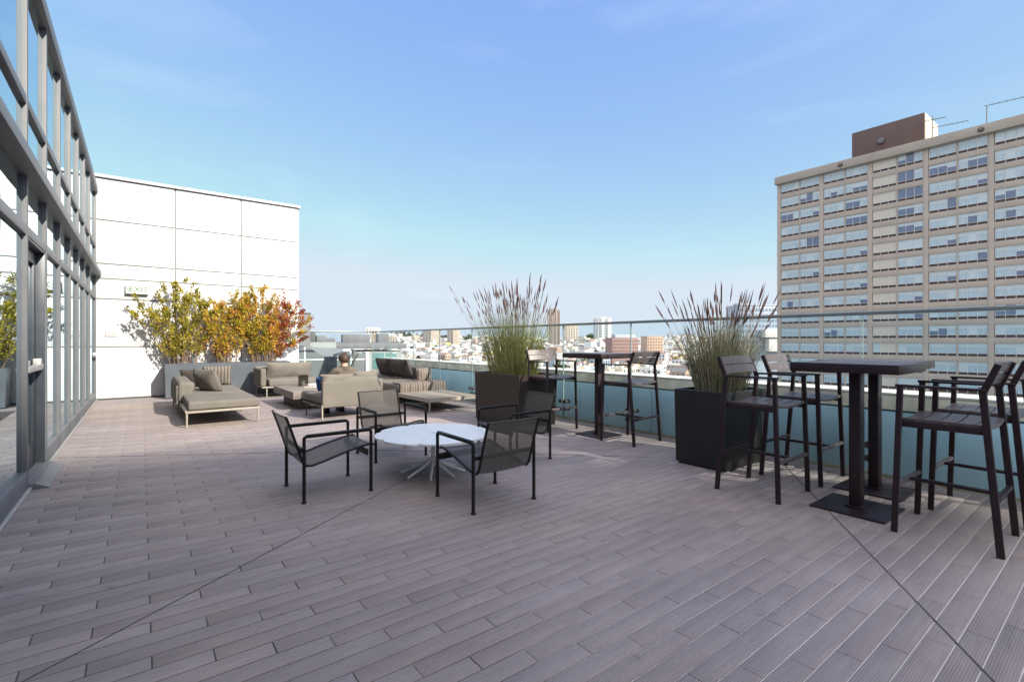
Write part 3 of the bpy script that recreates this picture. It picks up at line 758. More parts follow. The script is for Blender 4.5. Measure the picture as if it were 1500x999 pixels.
def loveseat():
    t = thing('loveseat', 'taupe loveseat facing the coffee table in front of long planter', 'sofa', (0, 0, 0))
    x0, x1, y0, y1 = 2.08, 3.30, 11.62, 12.55
    sofa_legs(t, [(x0+.10, y0+.03), (x1-.1, y0+.03), (x0+.04, y1-.05), (x1-.04, y1-.05)], M['sofa_metal'], .225)
    MB().box(((x0+x1)/2, (y0+y1)/2, .235), (x1-x0-.02, y1-y0, .03), .004).build('frame', M['sofa_metal'], t)
    MB().cushion(((x0+x1)/2+.06, (y0+y1)/2, .325), (x1-x0-.16, y1-y0-.02, .15), .04, .015, seed=6).build('seat_cushion', M['taupe'], t)
    MB().cushion((x0+.04, (y0+y1)/2+.03, .445), (.12, y1-y0-.06, .39), .035, 0, seed=7).build('armrest', M['taupe_light'], t)
    MB().cushion(((x0+x1)/2, y1-.05, .455), (x1-x0, .12, .42), .035, 0, seed=8).build('backrest', M['taupe'], t)
    MB().pillow(((x0+x1)/2+.10, y1-.24, .56), 1.02, .40, .22, rx3(14), seed=4).build('back_cushion', M['taupe'], t)
loveseat()

def coffee_table():
    t = thing('coffee_table', 'low square cement coffee table with overhanging top on a recessed plinth', 'coffee table', (2.72, 10.02, 0))
    MB().box((0, 0, .27), (1.14, 1.62, .13), .006).build('table_top', M['ctable'], t)
    MB().box((.02, .05, .105), (.84, 1.30, .20), .006).build('plinth', M['ctable_dark'], t)
coffee_table()
def book(name, label, loc, rz, s, m):
    o = thing(name, label, 'magazine' if name == 'magazine' else 'book', loc, rz)
    MB().box((0, 0, s[2]/2), (s[0]-.006, s[1]-.006, s[2]*.72), .001).build('pages', M['paper'], o)
    MB().box((0, 0, s[2]*.92), s[:2]+(s[2]*.12,), .0008).box((0, 0, s[2]*.07), s[:2]+(s[2]*.12,), .0008).build('cover', m, o)
book('magazine', 'white magazine toward the far side of the coffee table', (2.86, 10.52, .3355), 12, (.42, .30, .022), M['paper'])
book('magazine', 'pink toned magazine beside the white one on coffee table', (2.74, 10.05, .3355), -20, (.36, .28, .018), M['cover_pink'])
book('book', 'thick white book on near right corner of the coffee table', (2.95, 9.65, .3355), 8, (.34, .26, .055), M['paper'])
o = thing('glass_lantern', 'square smoked glass lantern standing on coffee table', 'lantern', (2.62, 10.40, .3355))
MB().box((0, 0, .006), (.17, .17, .012), .002).build('lantern_base', M['sofa_dark'], o)
lg = MB()
for a in range(4):
    r_ = rz3(90*a); lg.box(r_ @ Vector((0, .078, .115)), (.15, .005, .205), 0, r_)
lg.build('lantern_glass', M['lantern'], o)
MB().lathe([(.03, .013), (.03, .10), (.004, .10), (.003, .115)], (0, 0, 0), 14).build('candle', M['white'], o)

def tan_chair():
    t = thing('upholstered_armchair', 'wide tan lounge armchair with its flat back to camera, the man sits in it', 'armchair', (2.74, 8.36, 0), 3)
    hw = .51
    for s in (-1, 1):
        MB().bar((s*hw, -.50, 0), (s*hw, -.50, .24), .022, .022, .003).build('leg', M['sofa_metal'], t)
        MB().tube([(s*(hw+.01), .24, 0), (s*(hw+.01), .24, .215)], .011, 8).build('leg', M['sofa_dark'], t)
        MB().bar((s*hw, -.49, .215), (s*hw, .44, .215), .026, .03, .003).build('side_rail', M['sofa_dark'], t)
    MB().cushion((0, -.49, .40), (1.02, .055, .415), .018, 0, seed=9, wr=.002).build('back_panel', M['taupe_light'], t)
    MB().cushion((0, .0, .30), (.98, .88, .15), .04, .01, seed=10).build('seat_cushion', M['taupe'], t)
    MB().cushion((-.0, -.36, .50), (.94, .20, .34), .07, 0, seed=11, wr=.006).build('back_cushion', M['taupe_light'], t)
    MB().pillow((.27, -.34, .62), .46, .26, .16, rx3(8), seed=12).build('head_cushion', M['taupe_light'], t)
    MB().pillow((-.22, -.39, .60), .52, .24, .14, rx3(8), seed=13).build('head_cushion', M['taupe_light'], t)
tan_chair()

def sectional():
    t = thing('sectional_sofa', 'long dark taupe sectional sofa along the glass railing', 'sofa', (0, 0, 0))
    x0, x1, y0, y1 = 3.98, 5.08, 8.86, 12.1
    sofa_legs(t, [(x0+.03, y0+.04), (x1-.03, y0+.04), (x0+.03, y1-.04), (x1-.03, y1-.04)], M['sofa_dark'])
    MB().box(((x0+x1)/2, (y0+y1)/2, .222), (x1-x0, y1-y0, .03), .004).build('frame', M['sofa_dark'], t)
    MB().cushion(((x0+x1)/2, (y0+10.4)/2, .315), (x1-x0-.02, 10.4-y0-.01, .15), .04, .015, seed=14).build('seat_cushion', M['taupe'], t)
    MB().cushion(((x0+x1)/2, (10.42+y1)/2, .315), (x1-x0-.02, y1-10.42-.01, .15), .04, .015, seed=15).build('seat_cushion', M['taupe'], t)
    MB().cushion((x1-.10, (9.5+y1)/2, .46), (.16, y1-9.5, .42), .05, 0, seed=16).build('backrest', M['taupe_light'], t)
sectional()
for (y, lab, sd_) in ((10.20, 'dark taupe back cushion on the sectional, nearer of the two', 20), (11.10, 'dark taupe back cushion on the sectional, farther of the two', 21)):
    P_ = thing('back_cushion', lab, 'cushion', (4.68, y, .625), 0, 'dark back cushions on the sectional')
    MB().pillow((0, 0, 0), .88, .47, .22, rz3(90) @ rx3(-24), seed=sd_).build('cover', M['dark_taupe'], P_)
P_ = thing('striped_bolster', 'upright striped bolster near the railing end of the sectional', 'cushion', (4.74, 9.22, .53), 0)
MB().pillow((0, 0, 0), .40, .32, .20, rz3(12) @ rx3(-6), seed=22).build('cover', M['stripe_y'], P_)
th = thing('striped_blanket', 'striped blanket draped over near end of the sectional seat', 'blanket', (0, 0, 0))
bl = MB(); nu, nv = 40, 12; vs = []
for i in range(nu+1):
    x = 4.02+1.02*i/nu
    for j in range(nv+1):
        s_ = j/nv*.62
        wv = .012*math.sin(i*1.1)*min(1, s_/.2)
        if s_ < .36: y, z = 9.22-s_, .410+.006*math.sin(i*.9+j)
        else:
            q = s_-.36; y, z = 8.842-.012*math.sin(min(1, q/.08)*math.pi/2)+wv, .402-max(0, q-.01)*.80
        vs.append((x, y, z))
bl.raw(vs, [(i*(nv+1)+j, (i+1)*(nv+1)+j, (i+1)*(nv+1)+j+1, i*(nv+1)+j+1) for i in range(nu) for j in range(nv)], 0, True)
b_ = bl.build('cloth', M['stripe_y'], th)
md = b_.modifiers.new('Solidify', 'SOLIDIFY'); md.thickness = .012

def platform():
    t = thing('woven_bench', 'low bare woven platform bench before the sectional, left of brown planter', 'bench', (4.43, 8.12, 0), 1.5)
    MB().box((0, 0, .235), (1.03, 1.26, .032), .008).build('woven_top', M['weave'], t)
    MB().box((0, -.62, .205), (1.03, .03, .035), .004).box((-.505, 0, .205), (.03, 1.2, .035), .004).box((.505, 0, .205), (.03, 1.2, .035), .004).build('frame', M['sofa_metal'], t)
    for x in (-.49, .49):
        for y in (-.61, .60): MB().tube([(x, y, 0), (x, y, .20)], [.011, .018], 8).build('leg', M['sofa_metal'], t)
platform()

# ------------------------------------------------------------------ planters
def planter(name, label, c, sx, sy, h, m, taper=.96, group=None, liner=None):
    t = thing(name, label, 'planter', (c[0], c[1], 0), 0, group)
    w_ = .028; mb = MB(); k = taper
    def ring(hx, hy, z): return [(-hx, -hy, z), (hx, -hy, z), (hx, hy, z), (-hx, hy, z)]
    vs = ring(sx/2*k, sy/2*k, .02)+ring(sx/2, sy/2, h-.004)+ring(sx/2-.004, sy/2-.004, h)+ring(sx/2-w_, sy/2-w_, h)+ring(sx/2-w_-.01, sy/2-w_-.01, h-.16)
    fs = [(3, 2, 1, 0)]
    for r in range(4): fs += [(4*r+i, 4*r+(i+1) % 4, 4*r+4+(i+1) % 4, 4*r+4+i) for i in range(4)]
    mb.raw(vs, fs, 0, False); mb.build('box_wall', m, t)
    MB().box((0, 0, .010), (sx*.9, sy*.9, .02)).build('plinth', M['dark_gap'], t)
    s = MB(); n = 10; vs = []
    for i in range(n+1):
        for j in range(n+1):
            x = (sx-2*w_-.02)*(i/n-.5); y = (sy-2*w_-.02)*(j/n-.5); vs.append((x, y, h-.075+.02*noise.noise(Vector((x*9, y*9, 1)))))
    s.raw(vs, [(i*(n+1)+j, (i+1)*(n+1)+j, (i+1)*(n+1)+j+1, i*(n+1)+j+1) for i in range(n) for j in range(n)], 0, True)
    s.build('soil_bed', M['soil'], t)
    return t
planter('long_planter', 'long blue grey planter box holding the coloured shrubs before white wall', (1.66, 13.03), 2.50, .58, .755, M['planter_grey'], .995)
planter('square_planter', 'brown planter box holding tall reeds, behind the lounge chairs', (4.59, 5.92), .72, 1.14, .76, M['planter_brown'], .97)
planter('square_planter', 'near black planter box holding tall reeds, between the bar tables', (4.76, 2.66), .78, .56, .76, M['planter_dark'], .965)

# ------------------------------------------------------------------ plants
def lerp3(a, b, t): return tuple(a[i]*(1-t)+b[i]*t for i in range(3))
def shrub(label, base, specs, seed, leafcols, nleaf, stemcol=None, lsz=.048):
    """specs: list of (dx, dy, height) stem tips; leaves cluster toward the ends of the twigs"""
    rr = random.Random(seed)
    t = thing('shrub', label, 'shrub', base); st = MB(); lf = MB()
    tips = []
    for (dx, dy, h) in specs:
        p0 = Vector((rr.uniform(-.12, .12)+dx*.22, rr.uniform(-.07, .07), 0)); p3 = Vector((dx, dy, h))
        c1 = p0+Vector((dx*.10, dy*.1, h*.42)); pts = []
        for i in range(8):
            u = i/7; q = (1-u)**2*p0+2*u*(1-u)*c1+u*u*p3
            q += Vector((noise.noise(Vector((u*3, seed, dx*9))), noise.noise(Vector((u*3, seed+5, dx*7))), 0))*.045*u
            pts.append(q)
        st.tube(pts, [.0062*(1-.75*i/7)+.0016 for i in range(8)], 5)
        for k in range(rr.randint(8, 12)):
            u = rr.uniform(.14, 1.0); i = min(6, int(u*7)); q = pts[i].lerp(pts[i+1], u*7-i)
            d = (p3-p0).normalized()+Vector((rr.uniform(-.75, .75), rr.uniform(-.6, .6), rr.uniform(-.05, .55))); d.normalize()
            L = rr.uniform(.10, .30)*(1.15-.35*u); e = q+d*L; m_ = q+d*L*.5+Vector((0, 0, -.012))
            st.tube([q, m_, e], [.0032, .0025, .0014], 4)
            tips.append((q, e, d, u))
        tips.append((pts[-3], pts[-1], (p3-p0).normalized(), 1.0))
    xs = [e.x for _, e, _, _ in tips]; lo, hi = min(xs), max(xs)
    per = max(6, int(nleaf/len(tips)))
    for (q, e, d, u) in tips:
        fr = (e.x-lo)/(hi-lo+1e-6)
        cl = leafcols(fr, e.z, rr)
        k2 = int(per*rr.uniform(.25, 1.7)*(.45+.55*u))
        for k in range(k2):
            s = rr.random()**.6; p = q.lerp(e, s)+Vector((rr.gauss(0, .026), rr.gauss(0, .026), rr.gauss(0, .026)))
            n = (d*.9+Vector((rr.uniform(-1, 1), rr.uniform(-1, 1), rr.uniform(-.4, .9)))).normalized()
            sd2 = n.cross(Vector((rr.uniform(-1, 1), rr.uniform(-1, 1), rr.uniform(-1, 1)))).normalized(); up = sd2.cross(n)
            L = lsz*rr.uniform(.75, 1.6); W = L*.27
            tone = rr.uniform(.72, 1.22); c = cl if rr.random() < .86 else leafcols(rr.random(), e.z, rr)
            c = tuple(min(.9, x*tone) for x in c)
            lf.raw([p, p+n*L*.5+sd2*W+up*W*.4, p+n*L, p+n*L*.5-sd2*W+up*W*.4], [(0, 1, 2), (0, 2, 3)], 0, False, c)
    st.build('branches', M['stem'], t); lf.build('foliage', M['leaf'], t)
    return t
OL, YG, GO, OR, RD, DG = (.24, .215, .03), (.44, .37, .04), (.55, .36, .04), (.52, .22, .04), (.33, .065, .04), (.12, .12, .03)
def cols_left(f, z, rr):
    return rr.choice([OL, OL, OL, YG, YG, (.33, .31, .035)]) if f < .75 or z > 1.2 else rr.choice([OL, GO, OR, YG])
def cols_mid(f, z, rr):
    return rr.choice([GO, GO, YG, YG, OR]) if z > .5 else rr.choice([GO, OR, YG, (.30, .14, .09)])
def cols_right(f, z, rr):
    if f > .60: return rr.choice([RD, RD, OR, GO, (.24, .07, .04), OL])
    if f > .45: return rr.choice([OR, GO, GO, OL, OR])
    return rr.choice([GO, YG, GO, OL])
rs = random.Random(3)
sp = []
for k in range(21):
    a = -0.80+1.50*(k/20)+rs.uniform(-.05, .05)
    hh = 1.88-.9*max(0, abs(a+.12)-.28)**1.2+rs.uniform(-.45, .08)
    if abs(a+.45) < .1: hh -= .2
    sp.append((a, rs.uniform(-.22, .16), hh*rs.uniform(.82, 1.0)))
sp += [(-.97, -.05, 1.15), (-.88, .05, 1.40), (-.46, 0, 1.90), (-.02, -.05, 1.93)]
shrub('tall olive and gold shrub at left end of the long planter', (.80, 13.03, .68), sp, 11, cols_left, 8200)
sp = []
for k in range(22):
    a = -.40+.95*(k/21)+rs.uniform(-.06, .06)
    sp.append((a, rs.uniform(-.2, .16), 1.62-.75*abs(a-.2)+rs.uniform(-.35, .1)))
shrub('airy golden orange shrub with bare pink stems in middle of long planter', (1.56, 13.03, .68), sp, 12, cols_mid, 6000)
sp = []
for k in range(26):
    a = -.72+1.65*(k/25)+rs.uniform(-.06, .06)
    sp.append((a, rs.uniform(-.25, .18), 1.82-.80*max(0, abs(a-.05)-.3)+rs.uniform(-.5, .06)))
sp += [(.95, -.1, .8), (.98, -.15, 1.05), (.9, 0, .6)]
shrub('dense shrub turning orange and red at right end of long planter', (2.36, 13.03, .68), sp, 13, cols_right, 12500)

def reeds(label, base, sx, sy, h, spread, n, seed, green, dry, nspike, lean=0.0):
    rr = random.Random(seed); t = thing('reed_clump', label, 'reeds', base); st = MB(); rest = MB(); cnt = 0
    for k in range(n):
        an = rr.uniform(0, 2*math.pi); q = rr.random()**.6
        bx, by = math.cos(an)*q*sx*.42, math.sin(an)*q*sy*.42
        H = h*(rr.uniform(.42, .84)*(1-.18*q*q) if k >= nspike else rr.uniform(.70, 1.0))
        ox = math.cos(an)*q*spread*rr.uniform(.5, 1.15)+rr.gauss(0, .05)+lean*H; oy = math.sin(an)*q*spread*rr.uniform(.5, 1.1)+rr.gauss(0, .05)
        p0 = Vector((bx, by, -.02)); p3 = Vector((bx+ox*H/h, by+oy*H/h, H*(1-.10*q*rr.random())))
        c1 = p0.lerp(p3, .5)+Vector((-ox*.10, -oy*.10, .06*H)); ns = 6; pts = []
        for i in range(ns+1):
            u = i/ns; pts.append((1-u)**2*p0+2*u*(1-u)*c1+u*u*p3)
        f = rr.random(); c = lerp3(green, dry, f*f if k >= nspike else f**.5); tone = rr.uniform(.45, 1.5)
        c = tuple(x*tone for x in c)
        r0 = rr.uniform(.0022, .0040)
        st.tube(pts, [r0*(1-.72*i/ns) for i in range(ns+1)], 3, cap=False, col=c)
        if k < nspike:
            d = (pts[-1]-pts[-2]).normalized(); L = rr.uniform(.09, .20); r = rr.uniform(.0055, .0100); p = pts[-1]; sk = MB() if cnt < 100 else rest; cnt += 1
            sk.tube([p-d*L*.1, p+d*L*.2, p+d*L*.6, p+d*L], [.002, r, r*.8, .001], 6)
            if rr.random() < .45:
                pp = p-d*rr.uniform(.10, .22); d2 = (d+Vector((rr.uniform(-.3, .3), rr.uniform(-.3, .3), 0))).normalized()
                sk.tube([p, p.lerp(pp, .5), pp], .002, 4); sk.tube([pp, pp+d2*L*.3, pp+d2*L*.8], [.002, r*.8, .001], 5)
            if sk is not rest: sk.build('flower_spike', M['spike'], t)
        else:
            # short side needles
            for z in range(2):
                i = rr.randint(2, ns-1); p = pts[i]; d = (pts[i+1]-pts[i]).normalized()+Vector((rr.uniform(-.5, .5), rr.uniform(-.5, .5), 0)); d.normalize()
                st.tube([p, p+d*rr.uniform(.06, .16)], [.0022, .0006], 3, cap=False, col=c)
    st.build('stems', M['reed'], t)
    if rest.v: tag(rest.build('flower_spikes', M['spike'], t), kind='stuff')
reeds('tall green reed clump with brown spikes in brown planter', (4.58, 5.92, .69), .72, 1.12, 1.38, .54, 840, 5, (.20, .27, .06), (.42, .37, .19), 125, -.05)
reeds('tall grey green reed clump with dark spikes in black planter', (4.76, 2.66, .69),   .66, .50, 1.02, .46, 800, 6, (.17, .20, .10), (.42, .38, .29), 80, -.03)

# ------------------------------------------------------------------ seated man
def skin_mesh(joints, edges, sub=2):
    bm = bmesh.new(); vs = [bm.verts.new(p) for p, r in joints]
    for a, b in edges: bm.edges.new((vs[a], vs[b]))
    me = bpy.data.meshes.new('tmp'); bm.to_mesh(me); bm.free()
    o = bpy.data.objects.new('tmp', me); COL.objects.link(o)
    o.modifiers.new('Skin', 'SKIN'); sv = me.skin_vertices[0].data
    for i, (p, r) in enumerate(joints):
        sv[i].radius = r if isinstance(r, tuple) else (r, r); sv[i].use_root = (i == 0)
    s = o.modifiers.new('Sub', 'SUBSURF'); s.levels = sub; s.render_levels = sub
    dg = bpy.context.evaluated_depsgraph_get(); m2 = bpy.data.meshes.new_from_object(o.evaluated_get(dg))
    bpy.data.objects.remove(o); bpy.data.meshes.remove(me)
    v = [tuple(x.co) for x in m2.vertices]; f = [list(p.vertices) for p in m2.polygons]; bpy.data.meshes.remove(m2)
    return v, f
def man():
    t = thing('person', 'man seen from behind with short brown hair and taupe jacket, seated in tan armchair', 'person', (2.76, 8.38, 0))
    J = [((0, .06, .44), (.15, .12)), ((0, .0, .54), (.15, .115)), ((0, -.07, .65), (.165, .115)), ((0, -.09, .745), (.12, .085)), ((0, -.085, .80), .058), ((0, -.07, .85), .055),
         ((0, -.045, .895), (.070, .085)), ((0, -.045, .955), (.076, .095)), ((0, -.05, 1.005), (.066, .082)),
         ((.175, -.07, .735), .068), ((.255, .06, .56), .050), ((.19, .30, .57), .036), ((.17, .36, .575), (.040, .022)),
         ((-.175, -.07, .735), .068), ((-.265, .06, .56), .050), ((-.24, .28, .62), .036), ((-.235, .34, .645), (.040, .022)),
         ((.10, .18, .45), .090), ((.13, .50, .52), .066), ((.10, .42, .28), .058), ((.07, .30, .09), .042),
         ((-.11, .18, .46), .090), ((-.28, .46, .60), .068), ((-.24, .40, .33), .058), ((-.19, .29, .09), .042)]
    E = [(0, 1), (1, 2), (2, 3), (3, 4), (4, 5), (5, 6), (6, 7), (7, 8), (3, 9), (9, 10), (10, 11), (11, 12), (3, 13), (13, 14), (14, 15), (15, 16),
         (0, 17), (17, 18), (18, 19), (19, 20), (0, 21), (21, 22), (22, 23), (23, 24)]
    v, f = skin_mesh(J, E); b = MB()
    for q in f:
        c = sum((Vector(v[i]) for i in q), Vector())/len(q)
        if c.z > .805: mi = 0
        elif c.y > .315 and abs(c.x) < .27 and .54 < c.z < .70 and (c.x > .155 or (c.x < -.2 and c.z > .615 and c.y < .40)): mi = 0
        elif (c.z < .50 and c.y > .02) or c.y > .24 or c.z < .45: mi = 2
        else: mi = 1
        b.f.append(list(q)); b.m.append(mi); b.sm.append(True)
    b.v = list(v)
    # ears, nose
    for s in (-1, 1): b.lathe([(.004, -.010), (.020, -.004), (.022, .004), (.012, .010)], (s*.079, -.035, .935), 12, 0, ry3(90*s) @ rx3(0))
    b.tube([(0, .045, .955), (0, .068, .925), (0, .060, .915)], [.008, .014, .010], 8)
    for s in (-1, 1):
        b.lathe([(.002, 0), (.010, .003), (.010, .006), (.002, .009)], (s*.03, .042, .955), 10, 3, rx3(-90))
    b.tube([(-.024, .050, .888), (0, .056, .886), (.024, .050, .888)], [.003, .005, .003], 6)
    # fingers: four and a thumb per hand, curled over the thigh / knee
    for (hx, hy, hz, sg_) in ((.165, .385, .575, 1), (-.235, .365, .65, -1)):
        for k in range(4):
            x = hx+(k-1.5)*.019; L = (.062, .074, .070, .056)[k]
            b.tube([(x, hy-.01, hz), (x, hy+L*.45, hz-.004), (x, hy+L*.8, hz-.022), (x, hy+L*.92, hz-.042)], [.0095, .009, .008, .006], 7)
        b.tube([(hx-sg_*.030, hy-.045, hz-.004), (hx-sg_*.050, hy-.015, hz-.010), (hx-sg_*.052, hy+.015, hz-.020)], [.011, .0095, .007], 7)
    b.build('body', [M['skin'], M['jacket'], M['jeans'], M['hair']], t)
    # hair: cap hugging back and crown
    h = MB(); n, m_ = 22, 12; vs = []
    for i in range(m_+1):
        th_ = math.pi*.60*i/m_
        for j in range(n):
            a = 2*math.pi*j/n
            back = .5-.5*math.sin(a)                       # 1 at the back of the head
            tt = th_*(.74+.42*back)
            r = 1.0+.02*noise.noise(Vector((math.cos(a)*3, math.sin(a)*3, i*.7)))
            vs.append((.089*math.sin(tt)*math.cos(a)*r, -.045+.108*math.sin(tt)*math.sin(a)*r, .945+.108*math.cos(tt)*r))
    h.raw(vs, [(i*n+j, i*n+(j+1) % n, (i+1)*n+(j+1) % n, (i+1)*n+j) for i in range(m_) for j in range(n)], 0, True)
    h.build('hair', M['hair'], t)
    # jacket collar
    h = MB(); vs = []
    for i in range(5):
        for j in range(20):
            a = 2*math.pi*j/20; k = 1+.10*(i/4); op = 1 if math.sin(a) < .75 else .7
            vs.append((.078*math.cos(a)*(1.25-.25*i/4)*k, -.085+.075*math.sin(a)*(1.25-.2*i/4)*k, .765+.062*i/4*op))
    h.raw(vs, [(i*20+j, i*20+(j+1) % 20, (i+1)*20+(j+1) % 20, (i+1)*20+j) for i in range(4) for j in range(20)], 0, True)
    h.build('collar', M['jacket'], t)
    for (x, y) in ((.07, .30), (-.19, .29)):
        MB().cushion((x, y+.07, .045), (.095, .27, .085), .04, 0, seed=30, wr=.001).box((x, y+.07, .008), (.098, .28, .015), .006).build('shoe', M['shoe'], t)
man()

# ------------------------------------------------------------------ hotel tower (right)
def build_hotel():
    HX = 100.0; YL = 44.1; PITCH = 7.52; NB = 6; top = 33.5; FH = 2.835; w0 = 32.1; base = -34.0; DP = 18.0
    root = thing('hotel_tower', 'tall tan concrete slab hotel with rows of curtained windows at right', 'building', (HX, 0, 0))
    YR = YL-PITCH*NB-.8; yc = (YL+YR)/2; L = YL-YR
    nrow = 23
    core = MB().box((DP/2+.55, yc, (top-1.8+base)/2), (DP, L-.02, top-1.8-base)); core.build('wall', M['tan'], root)
    MB().box((DP/2-.02, yc, top-.72), (DP+1.2, L+.3, 1.44), .04).build('roof_parapet', M['tan_band'], root)
    for k in range(NB+1):
        y = YL-.4-PITCH*k
        MB().box((.30, y, (w0+.05+base)/2), (.60, .62, w0+.05-base), .02).build('pilaster', M['tan'], root)
    for r in range(nrow):
        z = w0-FH*(r+1)
        MB().box((.34, yc, z+.42), (.52, L-.06, .84), .01).build('floor_band', M['tan'], root)
    gw = (PITCH-.80-.20)/2; pw = gw/3; rr = random.Random(21); cache = {}
    def wmesh(key):
        if key in cache: return cache[key]
        kinds, cut = key; mb = MB(); H = FH-.84-.03; sp_ = .40
        mb.box((.02, 0, sp_/2), (.06, gw-.02, sp_), 0, None, 4)
        for i, kd in enumerate(kinds):
            y = gw/2-pw*(i+.5)
            if kd == 'c':
                mb.box((.02, y, sp_+.04+(H-sp_)*.78), (.05, pw-.07, (H-sp_)*.42), 0, None, 0); mb.box((.03, y, sp_+.04+(H-sp_)*.28), (.05, pw-.07, (H-sp_)*.56), 0, None, 1)
            elif kd == 'f': mb.box((.02, y, sp_+(H-sp_)/2), (.05, pw-.07, H-sp_-.06), 0, None, 0)
            elif kd == 'b': mb.box((.02, y, sp_+(H-sp_)/2), (.05, pw-.07, H-sp_-.06), 0, None, 3)
            elif kd == 'o':
                mb.box((.03, y, sp_+(H-sp_)/2), (.05, pw-.07, H-sp_-.06), 0, None, 2)
                if cut: mb.box((.01, y, H-.30), (.05, pw-.07, .42*cut), 0, None, 0)
            elif kd == 'h':
                mb.box((.02, y, sp_+(H-sp_)*.70), (.05, pw-.07, (H-sp_)*.55), 0, None, 0); mb.box((.03, y, sp_+.04+(H-sp_)*.20), (.05, pw-.07, (H-sp_)*.40), 0, None, 2)
        for i in range(4): mb.box((-.01, gw/2-pw*i, H/2), (.09, .055, H), 0, None, 5)
        mb.box((-.01, 0, sp_+.01), (.085, gw, .05), 0, None, 5); mb.box((-.01, 0, H-.01), (.085, gw, .05), 0, None, 5)
        cache[key] = (mb.mesh('window', [M['curtain_a'], M['curtain_b'], M['glass_open'], M['blind'], M['spandrel'], M['w_frame']]), mb)
        return cache[key]
    rest = MB(); n = 0
    pats = ['ccc', 'ccc', 'ccf', 'fcc', 'ccc', 'fff', 'cch', 'ccc', 'cfc']
    special = {(0, 1, 1): 'coh', (1, 1, 0): 'chc', (1, 1, 1): 'chh', (2, 1, 0): 'ooo', (2, 1, 1): 'ooc', (0, 2, 0): 'oof', (0, 2, 1): 'cch', (1, 2, 1): 'ooc', (1, 3, 1): 'ooo',
               (3, 0, 1): 'ccc', (3, 1, 0): 'ooh', (3, 1, 1): 'coo', (3, 3, 0): 'chh', (4, 3, 0): 'ooh', (2, 4, 1): 'ooh', (2, 3, 1): 'ooc', (2, 2, 1): 'ooo', (0, 4, 1): 'coo', (1, 4, 0): 'ccf', (4, 9, 0): 'ooo'}
    for r in range(nrow-1):
        for k in range(NB):
            for g in range(2):
                y = YL-.8-PITCH*k-(gw/2 if g == 0 else gw*1.5+.2)
                z = w0-FH*(r+1)+.855
                pt = special.get((k, r, g)) or rr.choice(pats)
                if k == 2 and g == 0: pt = 'bbb' if r < 11 else 'fbb'
                elif rr.random() < .10: pt = rr.choice(['coc', 'hoc', 'cco', 'chh'])
                key = (pt, rr.choice((0, 1)))
                if k < 5 and r < 10 and n < 100:
                    o = bpy.data.objects.new('window', wmesh(key)[0]); COL.objects.link(o); o.parent = root; o.location = (.24, y, z); n += 1
                else:
                    mb = wmesh(key)[1]; rest.v += []; of = len(rest.v)
                    rest.v += [(p[0]+.24, p[1]+y, p[2]+z) for p in mb.v]
                    rest.f += [[of+i for i in f] for f in mb.f]; rest.m += mb.m; rest.sm += mb.sm
    o = rest.build('lower_windows', [M['curtain_a'], M['curtain_b'], M['glass_open'], M['blind'], M['spandrel'], M['w_frame']], root); o['kind'] = 'stuff'
    for k in range(NB):
        for r in range(0, 1): pass
    dv = MB()
    for k in range(NB): dv.box((.27, YL-.8-PITCH*k-gw-.1, (w0+base)/2), (.40, .19, w0-base))
    dv.build('window_divider', M['tan_band'], root)
    # penthouse
    ph = MB().box((2.2+4, 26.9, top+2.6), (8.0, 10.2, 5.4), .03).build('roof_house', M['penthouse'], root)
    MB().box((2.2+4.02, 21.72, top+2.6), (7.9, .16, 5.3), .02).build('sun_toned_end_wall', M['cream'], ph)  # end wall in cream: sunlight put into the brown box's colour
    MB().lathe([(.55, 0), (.55, .25), (.40, .45)], (2.1, 27.6, top+2.5), 14, 0, ry3(-90)).build('roof_vent', M['alu'], ph)
    for y in (32.9, 14.6):
        MB().lathe([(.36, 0), (.36, .15), (.22, .35)], (-.62, y, top-.75), 12, 0, ry3(-90)).build('flood_lamp', M['fitting'], root)
build_hotel()
def antenna(label, loc, arms, h):
    t = thing('roof_antenna', label, 'antenna', loc, 0, 'antennas on the hotel roof')
    MB().tube([(0, 0, 0), (0, 0, h)], .07, 6).build('mast', M['fitting'], t)
    for (z, a, b) in arms:
        mb = MB().tube([(0, a, z), (0, b, z+.35)], .05, 6)
        nn = 7
        for i in range(nn+1):
            y = a+(b-a)*i/nn; mb.tube([(-.5, y, z+.35*i/nn), (.5, y, z+.35*i/nn)], .025, 5)
        mb.build('aerial_boom', M['fitting'], t)
antenna('thin television antenna with two booms beside the brown penthouse', (101.5, 20.6, 33.4), ((3.4, -1.6, 1.4), (1.9, -4.2, 0)), 4.2)
antenna('bent roof antenna with long boom near right picture edge', (101.0, 14.2, 33.4), ((2.9, -5.2, 0.2),), 3.1)

